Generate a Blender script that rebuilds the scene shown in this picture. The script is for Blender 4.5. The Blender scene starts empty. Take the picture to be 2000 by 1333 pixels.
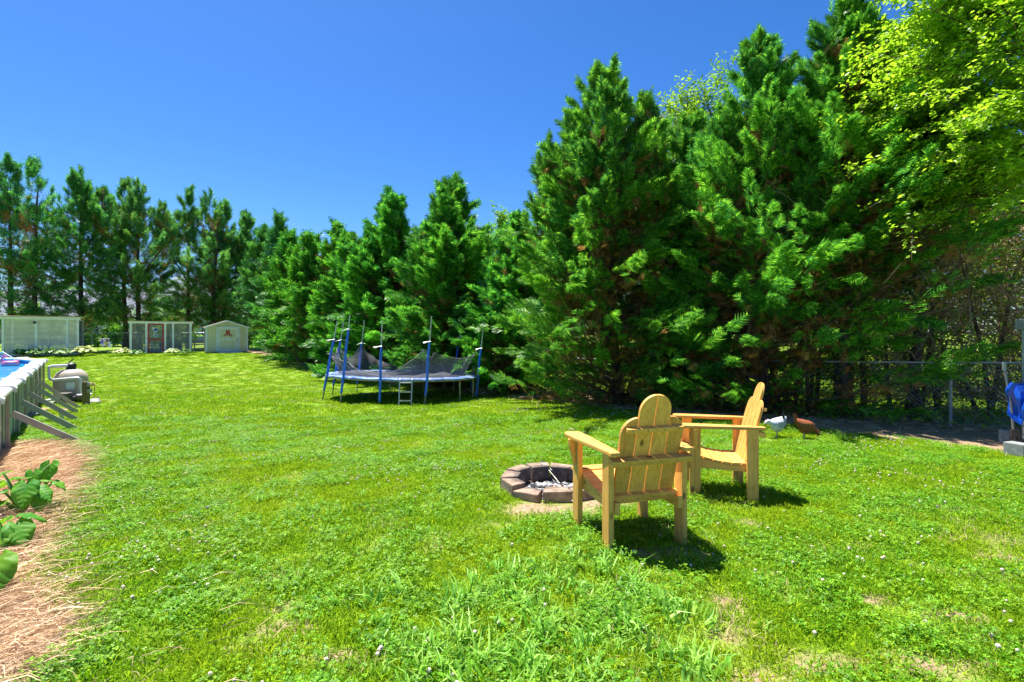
import bpy, math, random
import numpy as np
from mathutils import Vector, Matrix, noise
R = math.radians
PI = math.pi
SC = bpy.context.scene
COL = SC.collection

# ------------------------------------------------------------------ camera, sky, sun
F = 960.0; CX = 1000.0; HY = 650.0; EYE = 1.5
cd = bpy.data.cameras.new('camera'); cam = bpy.data.objects.new('camera', cd); COL.objects.link(cam)
cd.sensor_width = 36; cd.lens = 36*F/2000; cd.clip_end = 2000; cd.clip_start = 0.05
cd.shift_y = -(666.5-HY)/2000
cam.location = (0, 0, EYE); cam.rotation_euler = (R(90), 0, 0)
SC.camera = cam
W = bpy.data.worlds.new('World'); SC.world = W; W.use_nodes = True
wn = W.node_tree; wn.nodes.clear()
sky = wn.nodes.new('ShaderNodeTexSky'); sky.sky_type = 'NISHITA'; sky.sun_disc = False
sky.sun_elevation = R(68); sky.sun_rotation = R(-42)
sky.altitude = 900; sky.air_density = 1.0; sky.dust_density = 0.7; sky.ozone_density = 8.0
hsv = wn.nodes.new('ShaderNodeHueSaturation'); hsv.inputs['Saturation'].default_value = 1.22; hsv.inputs['Hue'].default_value = 0.506
bg = wn.nodes.new('ShaderNodeBackground'); bg.inputs[1].default_value = 0.083
wo = wn.nodes.new('ShaderNodeOutputWorld')
wn.links.new(sky.outputs[0], hsv.inputs['Color']); wn.links.new(hsv.outputs[0], bg.inputs[0]); wn.links.new(bg.outputs[0], wo.inputs[0])
sl = bpy.data.lights.new('sun', 'SUN'); sl.energy = 5.0; sl.angle = R(0.55); sl.color = (1.0, 0.96, 0.88)
sun = bpy.data.objects.new('sun', sl); COL.objects.link(sun)
SUN_DIR = Vector((-0.26, 0.27, 1.0)).normalized()          # towards the sun
sun.rotation_euler = SUN_DIR.to_track_quat('Z', 'Y').to_euler()
sun.location = (-10, 10, 30)
SC.view_settings.view_transform = 'Standard'; SC.view_settings.look = 'None'
SC.view_settings.gamma = 1; SC.view_settings.use_curve_mapping = False
SC.view_settings.exposure = 1.22
try:
    SC.cycles.use_denoising = True
    SC.cycles.max_bounces = 8; SC.cycles.transparent_max_bounces = 16
except Exception: pass

# ------------------------------------------------------------------ terrain
KY = np.array([-400, -20, -5, 3.5, 14, 18, 22, 26, 29, 31, 34, 45, 70, 900.])
KZ = np.array([.5, .5, .32, 0, -.4725, -.62, -.58, -.32, .03, .13, .13, .25, .3, .3])
_ys = np.linspace(-60, 120, 1801); _zs = np.interp(_ys, KY, KZ)
_k = np.hanning(25); _k /= _k.sum(); _zs = np.convolve(np.pad(_zs, 12, mode='edge'), _k, mode='valid')
def G(x, y):
    z = np.interp(y, _ys, _zs)
    return z + 0.012*np.sin(np.asarray(x)*0.9+np.asarray(y)*0.5) + 0.008*np.sin(np.asarray(x)*2.3-np.asarray(y)*1.7)
def Gf(x, y): return float(G(x, y))
def gp(px, py, it=60):
    q = (py-HY)/F; k = (px-CX)/F
    lo, hi = 0.5, 200.0
    for Y in np.linspace(1.0, 80, 1600):
        if EYE - q*Y <= Gf(k*Y, Y): hi = Y; break
    return Vector((k*hi, hi, Gf(k*hi, hi)))
def at(px, py, Y): return Vector(((px-CX)/F*Y, Y, EYE-(py-HY)/F*Y))

# ------------------------------------------------------------------ materials
MATS = {}
def new_mat(name):
    m = bpy.data.materials.new(name); m.use_nodes = True
    nt = m.node_tree; nt.nodes.clear()
    out = nt.nodes.new('ShaderNodeOutputMaterial')
    return m, nt, out
def N(nt, t, **kw):
    n = nt.nodes.new(t)
    for k, v in kw.items():
        if k in n.inputs: n.inputs[k].default_value = v
        else: setattr(n, k, v)
    return n
def ramp(nt, fac, stops):
    r = nt.nodes.new('ShaderNodeValToRGB'); e = r.color_ramp.elements
    while len(e) < len(stops): e.new(0.5)
    for i, (p, c) in enumerate(stops):
        e[i].position = p; e[i].color = (*c, 1) if len(c) == 3 else c
    nt.links.new(fac, r.inputs[0]); return r.outputs[0]
def mixc(nt, fac, a, b):
    m = nt.nodes.new('ShaderNodeMix'); m.data_type = 'RGBA'
    for s, v in ((0, fac), (6, a), (7, b)):
        if isinstance(v, (int, float)): m.inputs[s].default_value = v
        elif isinstance(v, tuple): m.inputs[s].default_value = (*v, 1) if len(v) == 3 else v
        else: nt.links.new(v, m.inputs[s])
    return m.outputs[2]
def noise_fac(nt, coord, scale, detail=4, rough=0.55, dist=0.0, vecscale=None):
    if vecscale:
        mp = nt.nodes.new('ShaderNodeMapping'); mp.inputs['Scale'].default_value = vecscale
        nt.links.new(coord, mp.inputs[0]); coord = mp.outputs[0]
    n = nt.nodes.new('ShaderNodeTexNoise'); n.inputs['Scale'].default_value = scale
    n.inputs['Detail'].default_value = detail; n.inputs['Roughness'].default_value = rough
    n.inputs['Distortion'].default_value = dist
    nt.links.new(coord, n.inputs['Vector']); return n.outputs[0]
def plain(name, c1, c2=None, rough=0.6, scale=8, bump=0.1, metal=0.0, spec=0.5, vecscale=None, stops=(0.35, 0.65), space='Object', bdist=0.01):
    if name in MATS: return MATS[name]
    m, nt, out = new_mat(name)
    b = N(nt, 'ShaderNodeBsdfPrincipled'); b.inputs['Roughness'].default_value = rough
    b.inputs['Metallic'].default_value = metal; b.inputs['Specular IOR Level'].default_value = spec
    tc = nt.nodes.new('ShaderNodeTexCoord'); co = tc.outputs[space]
    c2 = c2 or tuple(v*0.8 for v in c1)
    f = noise_fac(nt, co, scale, 6, 0.6, 0.0, vecscale)
    nt.links.new(ramp(nt, f, [(stops[0], c2), (stops[1], c1)]), b.inputs['Base Color'])
    if bump:
        f2 = noise_fac(nt, co, scale*4, 5, 0.65, 0.0, vecscale)
        bn = N(nt, 'ShaderNodeBump'); bn.inputs['Strength'].default_value = bump; bn.inputs['Distance'].default_value = bdist
        nt.links.new(f2, bn.inputs['Height']); nt.links.new(bn.outputs[0], b.inputs['Normal'])
    nt.links.new(b.outputs[0], out.inputs[0]); MATS[name] = m; return m
def leaf(name, ca, cb, cc=None, trans=0.45, nscale=1.2, rough=0.5, spec=0.3, tcol=None, space='world', fres=True):
    """thin leaf: noise mixed colours by place, variation per leaf, light passing through"""
    if name in MATS: return MATS[name]
    m, nt, out = new_mat(name)
    geo = nt.nodes.new('ShaderNodeNewGeometry'); oi = nt.nodes.new('ShaderNodeObjectInfo')
    f = noise_fac(nt, geo.outputs['Position'], nscale, 3, 0.6)
    base = ramp(nt, f, [(0.34, ca), (0.66, cb)])
    if cc:
        r2 = ramp(nt, geo.outputs['Random Per Island'], [(0.55, (0, 0, 0)), (1.0, (1, 1, 1))])
        base = mixc(nt, r2, base, cc)
    h = N(nt, 'ShaderNodeHueSaturation')
    ma = N(nt, 'ShaderNodeMapRange'); ma.inputs['To Min'].default_value = 0.6; ma.inputs['To Max'].default_value = 1.4
    nt.links.new(geo.outputs['Random Per Island'], ma.inputs['Value'])
    nt.links.new(ma.outputs[0], h.inputs['Value'])
    mo = N(nt, 'ShaderNodeMapRange'); mo.inputs['To Min'].default_value = 0.488; mo.inputs['To Max'].default_value = 0.512
    nt.links.new(oi.outputs['Random'], mo.inputs['Value']); nt.links.new(mo.outputs[0], h.inputs['Hue'])
    nt.links.new(base, h.inputs['Color'])
    b = N(nt, 'ShaderNodeBsdfPrincipled'); b.inputs['Roughness'].default_value = rough
    b.inputs['Specular IOR Level'].default_value = spec
    nt.links.new(h.outputs[0], b.inputs['Base Color'])
    t = N(nt, 'ShaderNodeBsdfTranslucent')
    if tcol:
        tm = mixc(nt, 0.6, h.outputs[0], tcol); nt.links.new(tm, t.inputs['Color'])
    else: nt.links.new(h.outputs[0], t.inputs['Color'])
    mx = N(nt, 'ShaderNodeMixShader'); mx.inputs[0].default_value = trans
    nt.links.new(b.outputs[0], mx.inputs[1]); nt.links.new(t.outputs[0], mx.inputs[2])
    nt.links.new(mx.outputs[0], out.inputs[0]); MATS[name] = m; return m
def wood(name, ca, cb, axis, knots=True, rough=0.6):
    m, nt, out = new_mat(name)
    tc = nt.nodes.new('ShaderNodeTexCoord'); oi = nt.nodes.new('ShaderNodeObjectInfo')
    vm = N(nt, 'ShaderNodeVectorMath'); vm.operation = 'ADD'
    nt.links.new(tc.outputs['Object'], vm.inputs[0])
    cxyz = N(nt, 'ShaderNodeCombineXYZ')
    for i in range(3):
        mm = N(nt, 'ShaderNodeMath'); mm.operation = 'MULTIPLY'; mm.inputs[1].default_value = 7.3+i*3.1
        nt.links.new(oi.outputs['Random'], mm.inputs[0]); nt.links.new(mm.outputs[0], cxyz.inputs[i])
    nt.links.new(cxyz.outputs[0], vm.inputs[1])
    sc = [14, 14, 14]; sc[axis] = 1.1
    co = vm.outputs[0]
    f = noise_fac(nt, co, 3.2, 3, 0.5, 1.2, tuple(sc))
    f2 = noise_fac(nt, co, 11, 3, 0.6, 0.4, tuple(sc))
    g = mixc(nt, 0.4, f, f2)
    col = ramp(nt, g, [(0.3, cb), (0.55, ca), (0.75, tuple(min(1, v*1.12) for v in ca))])
    if knots:
        vo = nt.nodes.new('ShaderNodeTexVoronoi'); vo.inputs['Scale'].default_value = 1.0
        mp2 = nt.nodes.new('ShaderNodeMapping'); s3 = [7, 7, 7]; s3[axis] = 3.6; mp2.inputs['Scale'].default_value = s3
        nt.links.new(co, mp2.inputs[0]); nt.links.new(mp2.outputs[0], vo.inputs['Vector'])
        kf = ramp(nt, vo.outputs['Distance'], [(0.05, (1, 1, 1)), (0.13, (0, 0, 0))])
        col = mixc(nt, kf, col, tuple(v*0.32 for v in cb))
    hv = N(nt, 'ShaderNodeHueSaturation'); mv_ = N(nt, 'ShaderNodeMapRange'); mv_.inputs['To Min'].default_value = .78; mv_.inputs['To Max'].default_value = 1.12
    nt.links.new(oi.outputs['Random'], mv_.inputs['Value']); nt.links.new(mv_.outputs[0], hv.inputs['Value']); nt.links.new(col, hv.inputs['Color'])
    wst = ramp(nt, noise_fac(nt, tc.outputs['Object'], 5, 5, .7), [(.55, (0, 0, 0)), (.75, (1, 1, 1))]); wm = N(nt, 'ShaderNodeMath'); wm.operation = 'MULTIPLY'; wm.inputs[1].default_value = .35; nt.links.new(wst, wm.inputs[0])
    col = mixc(nt, wm.outputs[0], hv.outputs[0], tuple(v*.55+.05 for v in cb))
    b = N(nt, 'ShaderNodeBsdfPrincipled'); b.inputs['Roughness'].default_value = rough
    nt.links.new(col, b.inputs['Base Color'])
    bn = N(nt, 'ShaderNodeBump'); bn.inputs['Strength'].default_value = 0.25; bn.inputs['Distance'].default_value = 0.003
    nt.links.new(g, bn.inputs['Height']); nt.links.new(bn.outputs[0], b.inputs['Normal'])
    nt.links.new(b.outputs[0], out.inputs[0]); return m

M = {}
PA, PB = (0.84, 0.44, 0.10), (0.58, 0.24, 0.035)
M['pine_x'] = wood('pine_across', PA, PB, 0); M['pine_y'] = wood('pine_along', PA, PB, 1); M['pine_z'] = wood('pine_upright', PA, PB, 2)
M['grey_wood'] = wood('weathered_wood', (0.30, 0.27, 0.23), (0.17, 0.15, 0.13), 0, False)
M['post_wood'] = wood('post_wood', (0.20, 0.17, 0.08), (0.10, 0.09, 0.04), 2, False)
M['white'] = plain('white_paint', (0.86, 0.87, 0.84), (0.72, 0.74, 0.71), 0.5, 3, 0.05)
M['trim'] = plain('trim_paint', (0.72, 0.76, 0.80), (0.62, 0.66, 0.70), 0.5, 3, 0.05)
M['siding'] = plain('shed_siding', (0.66, 0.62, 0.42), (0.58, 0.54, 0.37), 0.65, 2.5, 0.1, vecscale=(1, 1, .3))
M['red'] = plain('red_paint', (0.50, 0.03, 0.035), (0.36, 0.02, 0.025), 0.45, 6, 0.05)
M['roof_tin'] = plain('corrugated_roof', (0.62, 0.52, 0.40), (0.48, 0.34, 0.22), 0.5, 4, 0.1)
M['shingle'] = plain('shingle', (0.40, 0.33, 0.27), (0.28, 0.22, 0.18), 0.9, 20, 0.3)
M['vinyl'] = plain('pool_resin', (0.78, 0.77, 0.73), (0.66, 0.65, 0.62), 0.4, 5, 0.05)
M['taupe'] = plain('pool_post', (0.37, 0.33, 0.27), (0.29, 0.26, 0.22), 0.5, 4, 0.08)
M['poolwall'] = plain('pool_wall', (0.70, 0.72, 0.62), (0.50, 0.52, 0.45), 0.5, 2, 0.05, vecscale=(1, 1, .15))
M['brace'] = plain('brace_steel', (0.42, 0.39, 0.36), (0.33, 0.31, 0.29), 0.4, 5, 0.05)
M['liner'] = plain('pool_liner', (0.03, 0.33, 0.68), (0.02, 0.24, 0.56), 0.4, 5, 0.0)
M['tank'] = plain('filter_tank', (0.56, 0.47, 0.37), (0.48, 0.40, 0.31), 0.4, 3, 0.04)
M['black'] = plain('black_plastic', (0.025, 0.025, 0.028), (0.016, 0.016, 0.018), 0.4, 6, 0.05)
M['pvc'] = plain('white_pvc', (0.78, 0.78, 0.76), (0.68, 0.68, 0.66), 0.35, 6, 0.0)
M['galv'] = plain('galvanised_steel', (0.52, 0.53, 0.55), (0.40, 0.41, 0.43), 0.45, 12, 0.05, metal=0.55)
M['steel_leg'] = plain('worn_steel', (0.44, 0.42, 0.33), (0.24, 0.17, 0.10), 0.5, 9, 0.08, metal=0.3)
M['blue'] = plain('blue_foam', (0.03, 0.19, 0.85), (0.015, 0.12, 0.65), 0.5, 7, 0.15)
M['pad'] = plain('blue_pad', (0.10, 0.22, 0.70), (0.38, 0.45, 0.66), 0.5, 5, 0.2, stops=(.4, .6))
M['mat'] = plain('jump_mat', (0.022, 0.022, 0.026), None, 0.8, 10, 0.1)
M['stone'] = plain('pit_stone', (0.48, 0.33, 0.23), (0.15, 0.10, 0.07), 0.9, 9, 0.6, stops=(.3, .72), bdist=.02)
_nt = M['stone'].node_tree; _b = [n for n in _nt.nodes if n.type == 'BSDF_PRINCIPLED'][0]; _src = _b.inputs['Base Color'].links[0].from_socket
_tc = _nt.nodes.new('ShaderNodeTexCoord'); _vm = N(_nt, 'ShaderNodeVectorMath'); _vm.operation = 'MULTIPLY'; _vm.inputs[1].default_value = (1, 1, 0); _nt.links.new(_tc.outputs['Object'], _vm.inputs[0])
_ln = N(_nt, 'ShaderNodeVectorMath'); _ln.operation = 'LENGTH'; _nt.links.new(_vm.outputs[0], _ln.inputs[0])
_ad = N(_nt, 'ShaderNodeMath'); _ad.operation = 'MULTIPLY_ADD'; _ad.inputs[1].default_value = .16; _nt.links.new(noise_fac(_nt, _tc.outputs['Object'], 9, 4, .7), _ad.inputs[0]); _nt.links.new(_ln.outputs['Value'], _ad.inputs[2])
_nt.links.new(mixc(_nt, ramp(_nt, _ad.outputs[0], [(.43, (.85, .85, .85)), (.53, (0, 0, 0))]), _src, (.055, .048, .045)), _b.inputs['Base Color'])
M['char'] = plain('charcoal', (0.055, 0.055, 0.06), (0.02, 0.02, 0.022), 0.8, 30, 0.5)
M['ash'] = plain('ash', (0.60, 0.59, 0.57), (0.24, 0.24, 0.24), 0.95, 26, 0.6)
M['iron'] = plain('iron', (0.22, 0.20, 0.19), (0.10, 0.09, 0.085), 0.45, 20, 0.2, metal=0.7)
M['bark'] = plain('bark', (0.13, 0.085, 0.06), (0.05, 0.033, 0.024), 0.95, 5, 0.9, vecscale=(3, 3, .5), bdist=.03, space='Object')
M['twig'] = plain('twig_bark', (0.22, 0.14, 0.09), (0.10, 0.065, 0.045), 0.95, 8, 0.0)
M['pale_twig'] = plain('dead_vines', (0.42, 0.29, 0.15), (0.20, 0.125, 0.065), 0.95, 3, 0.0)
M['tarp'] = plain('blue_tarp', (0.01, 0.10, 0.62), (0.008, 0.06, 0.42), 0.35, 6, 0.3)
M['greyplastic'] = plain('grey_plastic', (0.36, 0.38, 0.37), (0.29, 0.31, 0.30), 0.5, 4, 0.05)
M['concrete'] = plain('concrete', (0.30, 0.31, 0.30), (0.20, 0.21, 0.20), 0.9, 12, 0.4)
M['pink'] = plain('pink_vinyl', (0.85, 0.25, 0.40), (0.78, 0.20, 0.34), 0.3, 4, 0.0)
M['straw'] = leaf('pine_straw', (0.50, 0.29, 0.145), (0.70, 0.47, 0.27), (0.76, 0.57, 0.38), 0.15, 2.0, 0.6)
M['cyp'] = leaf('cypress_foliage', (0.034, 0.22, 0.040), (0.105, 0.36, 0.020), (0.24, 0.52, 0.030), 0.5, 0.8, 0.4, 0.4)
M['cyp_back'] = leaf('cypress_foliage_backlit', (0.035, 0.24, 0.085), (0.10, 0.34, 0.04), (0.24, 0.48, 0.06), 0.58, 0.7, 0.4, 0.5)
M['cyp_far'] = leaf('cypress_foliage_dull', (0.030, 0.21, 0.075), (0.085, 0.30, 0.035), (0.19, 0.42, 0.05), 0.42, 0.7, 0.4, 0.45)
M['dry'] = leaf('dry_foliage', (0.27, 0.115, 0.035), (0.42, 0.20, 0.06), (0.34, 0.24, 0.07), 0.35, 1.5, 0.8, 0.1)
M['orange'] = leaf('orange_dead_foliage', (0.50, 0.17, 0.05), (0.62, 0.24, 0.08), None, 0.35, 1.5, 0.8, 0.1)
M['decid'] = leaf('bright_leaf', (0.22, 0.43, 0.012), (0.36, 0.60, 0.015), (0.52, 0.68, 0.06), 0.66, 1.1, 0.4, 0.5, tcol=(0.40, 0.66, 0.02))
M['decid2'] = leaf('darker_leaf', (0.10, 0.26, 0.012), (0.21, 0.42, 0.015), (0.30, 0.48, 0.03), 0.5, 0.6, 0.45, 0.4)  # darker green leaf colour of the broadleaf trees and bushes farther off
M['under'] = leaf('undergrowth_leaf', (0.08, 0.27, 0.012), (0.22, 0.42, 0.02), (0.42, 0.54, 0.05), 0.45, 1.1, 0.45, 0.4)
M['grass'] = leaf('grass_blade', (0.13, 0.33, 0.006), (0.29, 0.43, 0.006), (0.36, 0.48, 0.015), 0.5, 0.55, 0.6, 0.12)
M['coarse'] = leaf('coarse_grass_blade', (0.14, 0.38, 0.02), (0.23, 0.46, 0.03), (0.36, 0.58, 0.11), 0.4, 3, 0.45, 0.4)
M['clover'] = leaf('clover_leaf', (0.10, 0.31, 0.010), (0.19, 0.41, 0.010), (0.26, 0.48, 0.03), 0.45, 2, 0.5, 0.3)
M['drygrass'] = leaf('dry_grass_blade', (0.50, 0.38, 0.17), (0.60, 0.50, 0.25), None, 0.35, 2, 0.7, 0.2)
M['bloom'] = plain('clover_bloom', (0.70, 0.62, 0.50), (0.52, 0.38, 0.30), 0.8, 60, 0.0)
M['ear'] = leaf('elephant_ear_leaf', (0.06, 0.28, 0.02), (0.20, 0.46, 0.03), None, 0.4, 5, 0.5, 0.25, tcol=(0.30, 0.55, 0.02))
M['stem'] = plain('plant_stem', (0.12, 0.26, 0.03), (0.07, 0.17, 0.02), 0.5, 8, 0.0)
M['hosta'] = leaf('hosta_leaf', (0.06, 0.22, 0.02), (0.16, 0.38, 0.03), (0.55, 0.66, 0.40), 0.4, 3, 0.45, 0.4)
M['hosta_pale'] = leaf('pale_hosta_leaf', (0.42, 0.55, 0.10), (0.62, 0.70, 0.30), (0.80, 0.82, 0.60), 0.4, 3, 0.45, 0.4)

# ------------------------------------------------------------------ mesh helpers
def tri_mesh(name, V, Fc):
    me = bpy.data.meshes.new(name); V = np.asarray(V, dtype=np.float32); Fc = np.asarray(Fc, dtype=np.int32)
    k = Fc.shape[1]
    me.vertices.add(len(V)); me.vertices.foreach_set('co', V.ravel())
    me.loops.add(Fc.size); me.loops.foreach_set('vertex_index', Fc.ravel())
    me.polygons.add(len(Fc)); me.polygons.foreach_set('loop_start', np.arange(0, Fc.size, k, dtype=np.int32))
    try: me.polygons.foreach_set('loop_total', np.full(len(Fc), k, dtype=np.int32))
    except Exception: pass
    me.update(calc_edges=True); me.validate()
    return me
def link(name, me, mat, parent=None, loc=None, rot=None):
    o = bpy.data.objects.new(name, me); COL.objects.link(o)
    if mat is not None and not me.materials: me.materials.append(mat)
    if parent: o.parent = parent
    if loc is not None: o.location = loc
    if rot is not None: o.rotation_euler = rot
    return o
def thing(name, label, cat, loc=(0, 0, 0), rz=0.0, group=None):
    o = bpy.data.objects.new(name, None); COL.objects.link(o); o.empty_display_size = 0.2
    o.location = loc; o.rotation_euler = (0, 0, rz); o['label'] = label; o['category'] = cat
    if group: o['group'] = group
    return o
def tag(o, label=None, cat=None, group=None, kind=None):
    if label: o['label'] = label
    if cat: o['category'] = cat
    if group: o['group'] = group
    if kind: o['kind'] = kind
    return o
def copy_tree(o, parent=None):
    c = o.copy(); COL.objects.link(c); c.parent = parent
    for ch in list(o.children): copy_tree(ch, c)
    return c

class MB:
    def __init__(s): s.v = []; s.f = []
    def add(s, vs, fs):
        b = len(s.v); s.v += [tuple(v) for v in vs]; s.f += [tuple(b+i for i in f) for f in fs]; return s
    def box(s, c, d, rot=None):
        c = Vector(c); x, y, z = d[0]/2, d[1]/2, d[2]/2
        vs = [Vector((i, j, k)) for i in (-x, x) for j in (-y, y) for k in (-z, z)]
        if rot is not None: vs = [rot @ v for v in vs]
        return s.add([c+v for v in vs], [(0, 1, 3, 2), (4, 6, 7, 5), (0, 4, 5, 1), (2, 3, 7, 6), (0, 2, 6, 4), (1, 5, 7, 3)])
    def bar(s, p0, p1, w, h, up=(0, 0, 1)):
        p0, p1 = Vector(p0), Vector(p1); d = (p1-p0); L = d.length; d.normalize()
        u = Vector(up); x = d.cross(u)
        if x.length < 1e-4: x = d.cross(Vector((1, 0, 0)))
        x.normalize(); u = x.cross(d)
        m = Matrix((x, d, u)).transposed()
        return s.box((p0+p1)/2, (w, L, h), m)
    def path(s, pts, rad, n=8, caps=True):
        pts = [Vector(p) for p in pts]
        if not isinstance(rad, (list, tuple)): rad = [rad]*len(pts)
        b = len(s.v); pu = None
        for i, p in enumerate(pts):
            d = (pts[min(i+1, len(pts)-1)]-pts[max(i-1, 0)]).normalized()
            u = pu if pu is not None else (Vector((0, 0, 1)) if abs(d.z) < 0.9 else Vector((1, 0, 0)))
            u = (u-d*u.dot(d)).normalized(); pu = u; w = d.cross(u)
            for k in range(n):
                a = 2*PI*k/n; s.v.append(tuple(p+(u*math.cos(a)+w*math.sin(a))*rad[i]))
        for i in range(len(pts)-1):
            for k in range(n):
                k2 = (k+1) % n; s.f.append((b+i*n+k, b+i*n+k2, b+(i+1)*n+k2, b+(i+1)*n+k))
        if caps:
            s.f.append(tuple(b+k for k in reversed(range(n)))); s.f.append(tuple(b+(len(pts)-1)*n+k for k in range(n)))
        return s
    def lathe(s, prof, c=(0, 0, 0), n=24):
        b = len(s.v); c = Vector(c)
        for r, z in prof:
            for k in range(n):
                a = 2*PI*k/n; s.v.append((c.x+r*math.cos(a), c.y+r*math.sin(a), c.z+z))
        for i in range(len(prof)-1):
            for k in range(n):
                k2 = (k+1) % n; s.f.append((b+i*n+k, b+i*n+k2, b+(i+1)*n+k2, b+(i+1)*n+k))
        s.f.append(tuple(b+k for k in reversed(range(n)))); s.f.append(tuple(b+(len(prof)-1)*n+k for k in range(n)))
        return s
    def prism(s, poly, th, mat=None):
        """2D outline (x,z) extruded along y from -th/2 to th/2, then transformed"""
        n = len(poly); vs = [Vector((x, -th/2, z)) for x, z in poly]+[Vector((x, th/2, z)) for x, z in poly]
        if mat is not None: vs = [mat @ v for v in vs]
        fs = [tuple(range(n)), tuple(reversed(range(n, 2*n)))]+[(i, i+n, (i+1) % n+n, (i+1) % n) for i in range(n)]
        return s.add(vs, fs)
    def build(s, name, mat, parent=None, bevel=0, smooth=False, loc=None, rot=None):
        me = bpy.data.meshes.new(name); me.from_pydata(s.v, [], s.f)
        import bmesh
        bm = bmesh.new(); bm.from_mesh(me); bmesh.ops.recalc_face_normals(bm, faces=bm.faces)
        if bevel:
            es = [e for e in bm.edges if len(e.link_faces) == 2 and e.calc_face_angle(0) > 0.6]
            bmesh.ops.bevel(bm, geom=es, offset=bevel, segments=2, profile=0.6, affect='EDGES')
        bm.to_mesh(me); bm.free()
        if smooth:
            me.polygons.foreach_set('use_smooth', [True]*len(me.polygons))
            try: me.set_sharp_from_angle(angle=R(40))
            except Exception: pass
        me.materials.append(mat)
        o = bpy.data.objects.new(name, me); COL.objects.link(o)
        if parent: o.parent = parent
        if loc is not None: o.location = loc
        if rot is not None: o.rotation_euler = rot
        return o

def norm(a): return a/np.maximum(1e-9, np.linalg.norm(a, axis=-1, keepdims=True))
def place(pV, pF, pos, D, Nn, scl):
    """copy a small prototype: local +y along D, +z along the normal"""
    D = norm(D); X = norm(np.cross(D, Nn)); Z = np.cross(X, D)
    n = len(pos); k = len(pV)
    V = pos[:, None, :] + scl[:, None, None]*(pV[None, :, 0:1]*X[:, None, :]+pV[None, :, 1:2]*D[:, None, :]+pV[None, :, 2:3]*Z[:, None, :])
    Fc = pF[None, :, :]+(np.arange(n)*k)[:, None, None]
    return V.reshape(-1, 3), Fc.reshape(-1, pF.shape[1])
def merge(parts):
    V = []; Fs = []; b = 0
    for v, f in parts:
        V.append(v); Fs.append(f+b); b += len(v)
    return np.concatenate(V), np.concatenate(Fs)

# ------------------------------------------------------------------ ground
rng = np.random.default_rng(7)
def pin(px_poly):
    return np.array([tuple(gp(x, y))[:2] for x, y in px_poly])
def inside(poly, x, y):
    x = np.asarray(x); y = np.asarray(y); c = np.zeros(x.shape, bool); n = len(poly); j = n-1
    for i in range(n):
        xi, yi = poly[i]; xj, yj = poly[j]
        c ^= ((yi > y) != (yj > y)) & (x < (xj-xi)*(y-yi)/(yj-yi+1e-12)+xi); j = i
    return c
def wob(x, y, s=1.0, seed=0.0):
    x = np.asarray(x)*s; y = np.asarray(y)*s
    return (np.sin(1.7*x+2.1*y+seed)+np.sin(3.1*x-1.9*y+2*seed)+np.sin(-2.3*x+4.3*y+3*seed)+.6*np.sin(7.1*x+5.3*y+seed)+.6*np.sin(6.3*x-8.7*y+seed))/4.2
STRAW = pin([(-260, 868), (-60, 872), (130, 866), (168, 888), (150, 950), (112, 1005), (98, 1080), (66, 1135), (135, 1200), (150, 1262), (55, 1345), (-400, 1500)])
ROW = [(9.6, 8.9), (6.8, 10.3), (5.2, 11.4), (2.85, 13.0), (0.6, 16.2), (-2.6, 19), (-5.6, 22), (-9.3, 25.5), (-12.5, 28.5), (-15.3, 31.1), (-19.5, 35.5)]
def rowdist(x, y):
    """signed distance to the tree row, negative on the lawn side"""
    x = np.asarray(x, float); y = np.asarray(y, float); best = np.full(x.shape, 1e9); sgn = np.ones(x.shape)
    for (ax, ay), (bx, by) in zip(ROW[:-1], ROW[1:]):
        dx, dy = bx-ax, by-ay; t = np.clip(((x-ax)*dx+(y-ay)*dy)/(dx*dx+dy*dy), 0, 1)
        ex = x-(ax+t*dx); ey = y-(ay+t*dy); d = np.hypot(ex, ey); s = np.sign(dx*ey-dy*ex)
        up = d < best; best = np.where(up, d, best); sgn = np.where(up, s, sgn)
    return -best*sgn
SOILP = [(1070, 1000, .62, .26), (1180, 985, .35, .2), (1290, 1085, .26, .12), (1345, 1078, .26, .10), (535, 1195, .14, .1), (560, 1235, .26, .1), (490, 1275, .3, .1),
         (845, 1072, .16, .12), (1440, 1255, .12, .08), (1530, 1050, .1, .06), (1455, 1025, .16, .06), (90, 800, .9, .35), (60, 830, .6, .3), (165, 783, .7, .3),
         (1500, 1330, .3, .12), (1700, 1170, .25, .1), (1860, 1210, .25, .1), (1600, 1300, .3, .1), (1950, 1090, .3, .1), (1420, 1180, .2, .1), (1800, 1300, .3, .12), (660, 1290, .2, .1)]
SOILG = [(gp(a, b), c, d) for a, b, c, d in [(q[0], q[1], q[2]*(.72 if q[1] > 1040 else 1), q[3]*(.72 if q[1] > 1040 else 1)) for q in SOILP]]
def soil(x, y):
    x = np.asarray(x, float); y = np.asarray(y, float); m = np.zeros(x.shape)
    w = wob(x, y, 3.0, 1.3)
    for p, rx, ry in SOILG:
        d = np.hypot((x-p.x)/rx, (y-p.y)/ry)+.5*w+.25*wob(x, y, 9, 3)
        m = np.maximum(m, np.clip(1.5-1.2*d, 0, 1))
    rd = rowdist(x, y)
    edge = -np.clip(.9+.40*np.clip(x-2, 0, 3)+.75*np.clip(x-5, 0, 3), .6, 3.6)
    m = np.maximum(m, np.clip((rd-edge+.35*w)*1.6, 0, 1)*np.clip((3.0-rd)*.5, 0, 1))
    s = inside(STRAW, x+.12*w, y+.12*wob(x, y, 4, 4)); m = np.maximum(m, s*1.0)
    return m
def dry(x, y):
    """pale, thin lawn towards the right foreground"""
    x = np.asarray(x); y = np.asarray(y)
    return np.clip(.22+.55*wob(x, y, .9, 2.0)+.35*wob(x, y, 2.6, 5)+.35*np.clip((x-.8)/2, 0, 1)*np.clip((5-y)/2, 0, 1), 0, 1)

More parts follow.
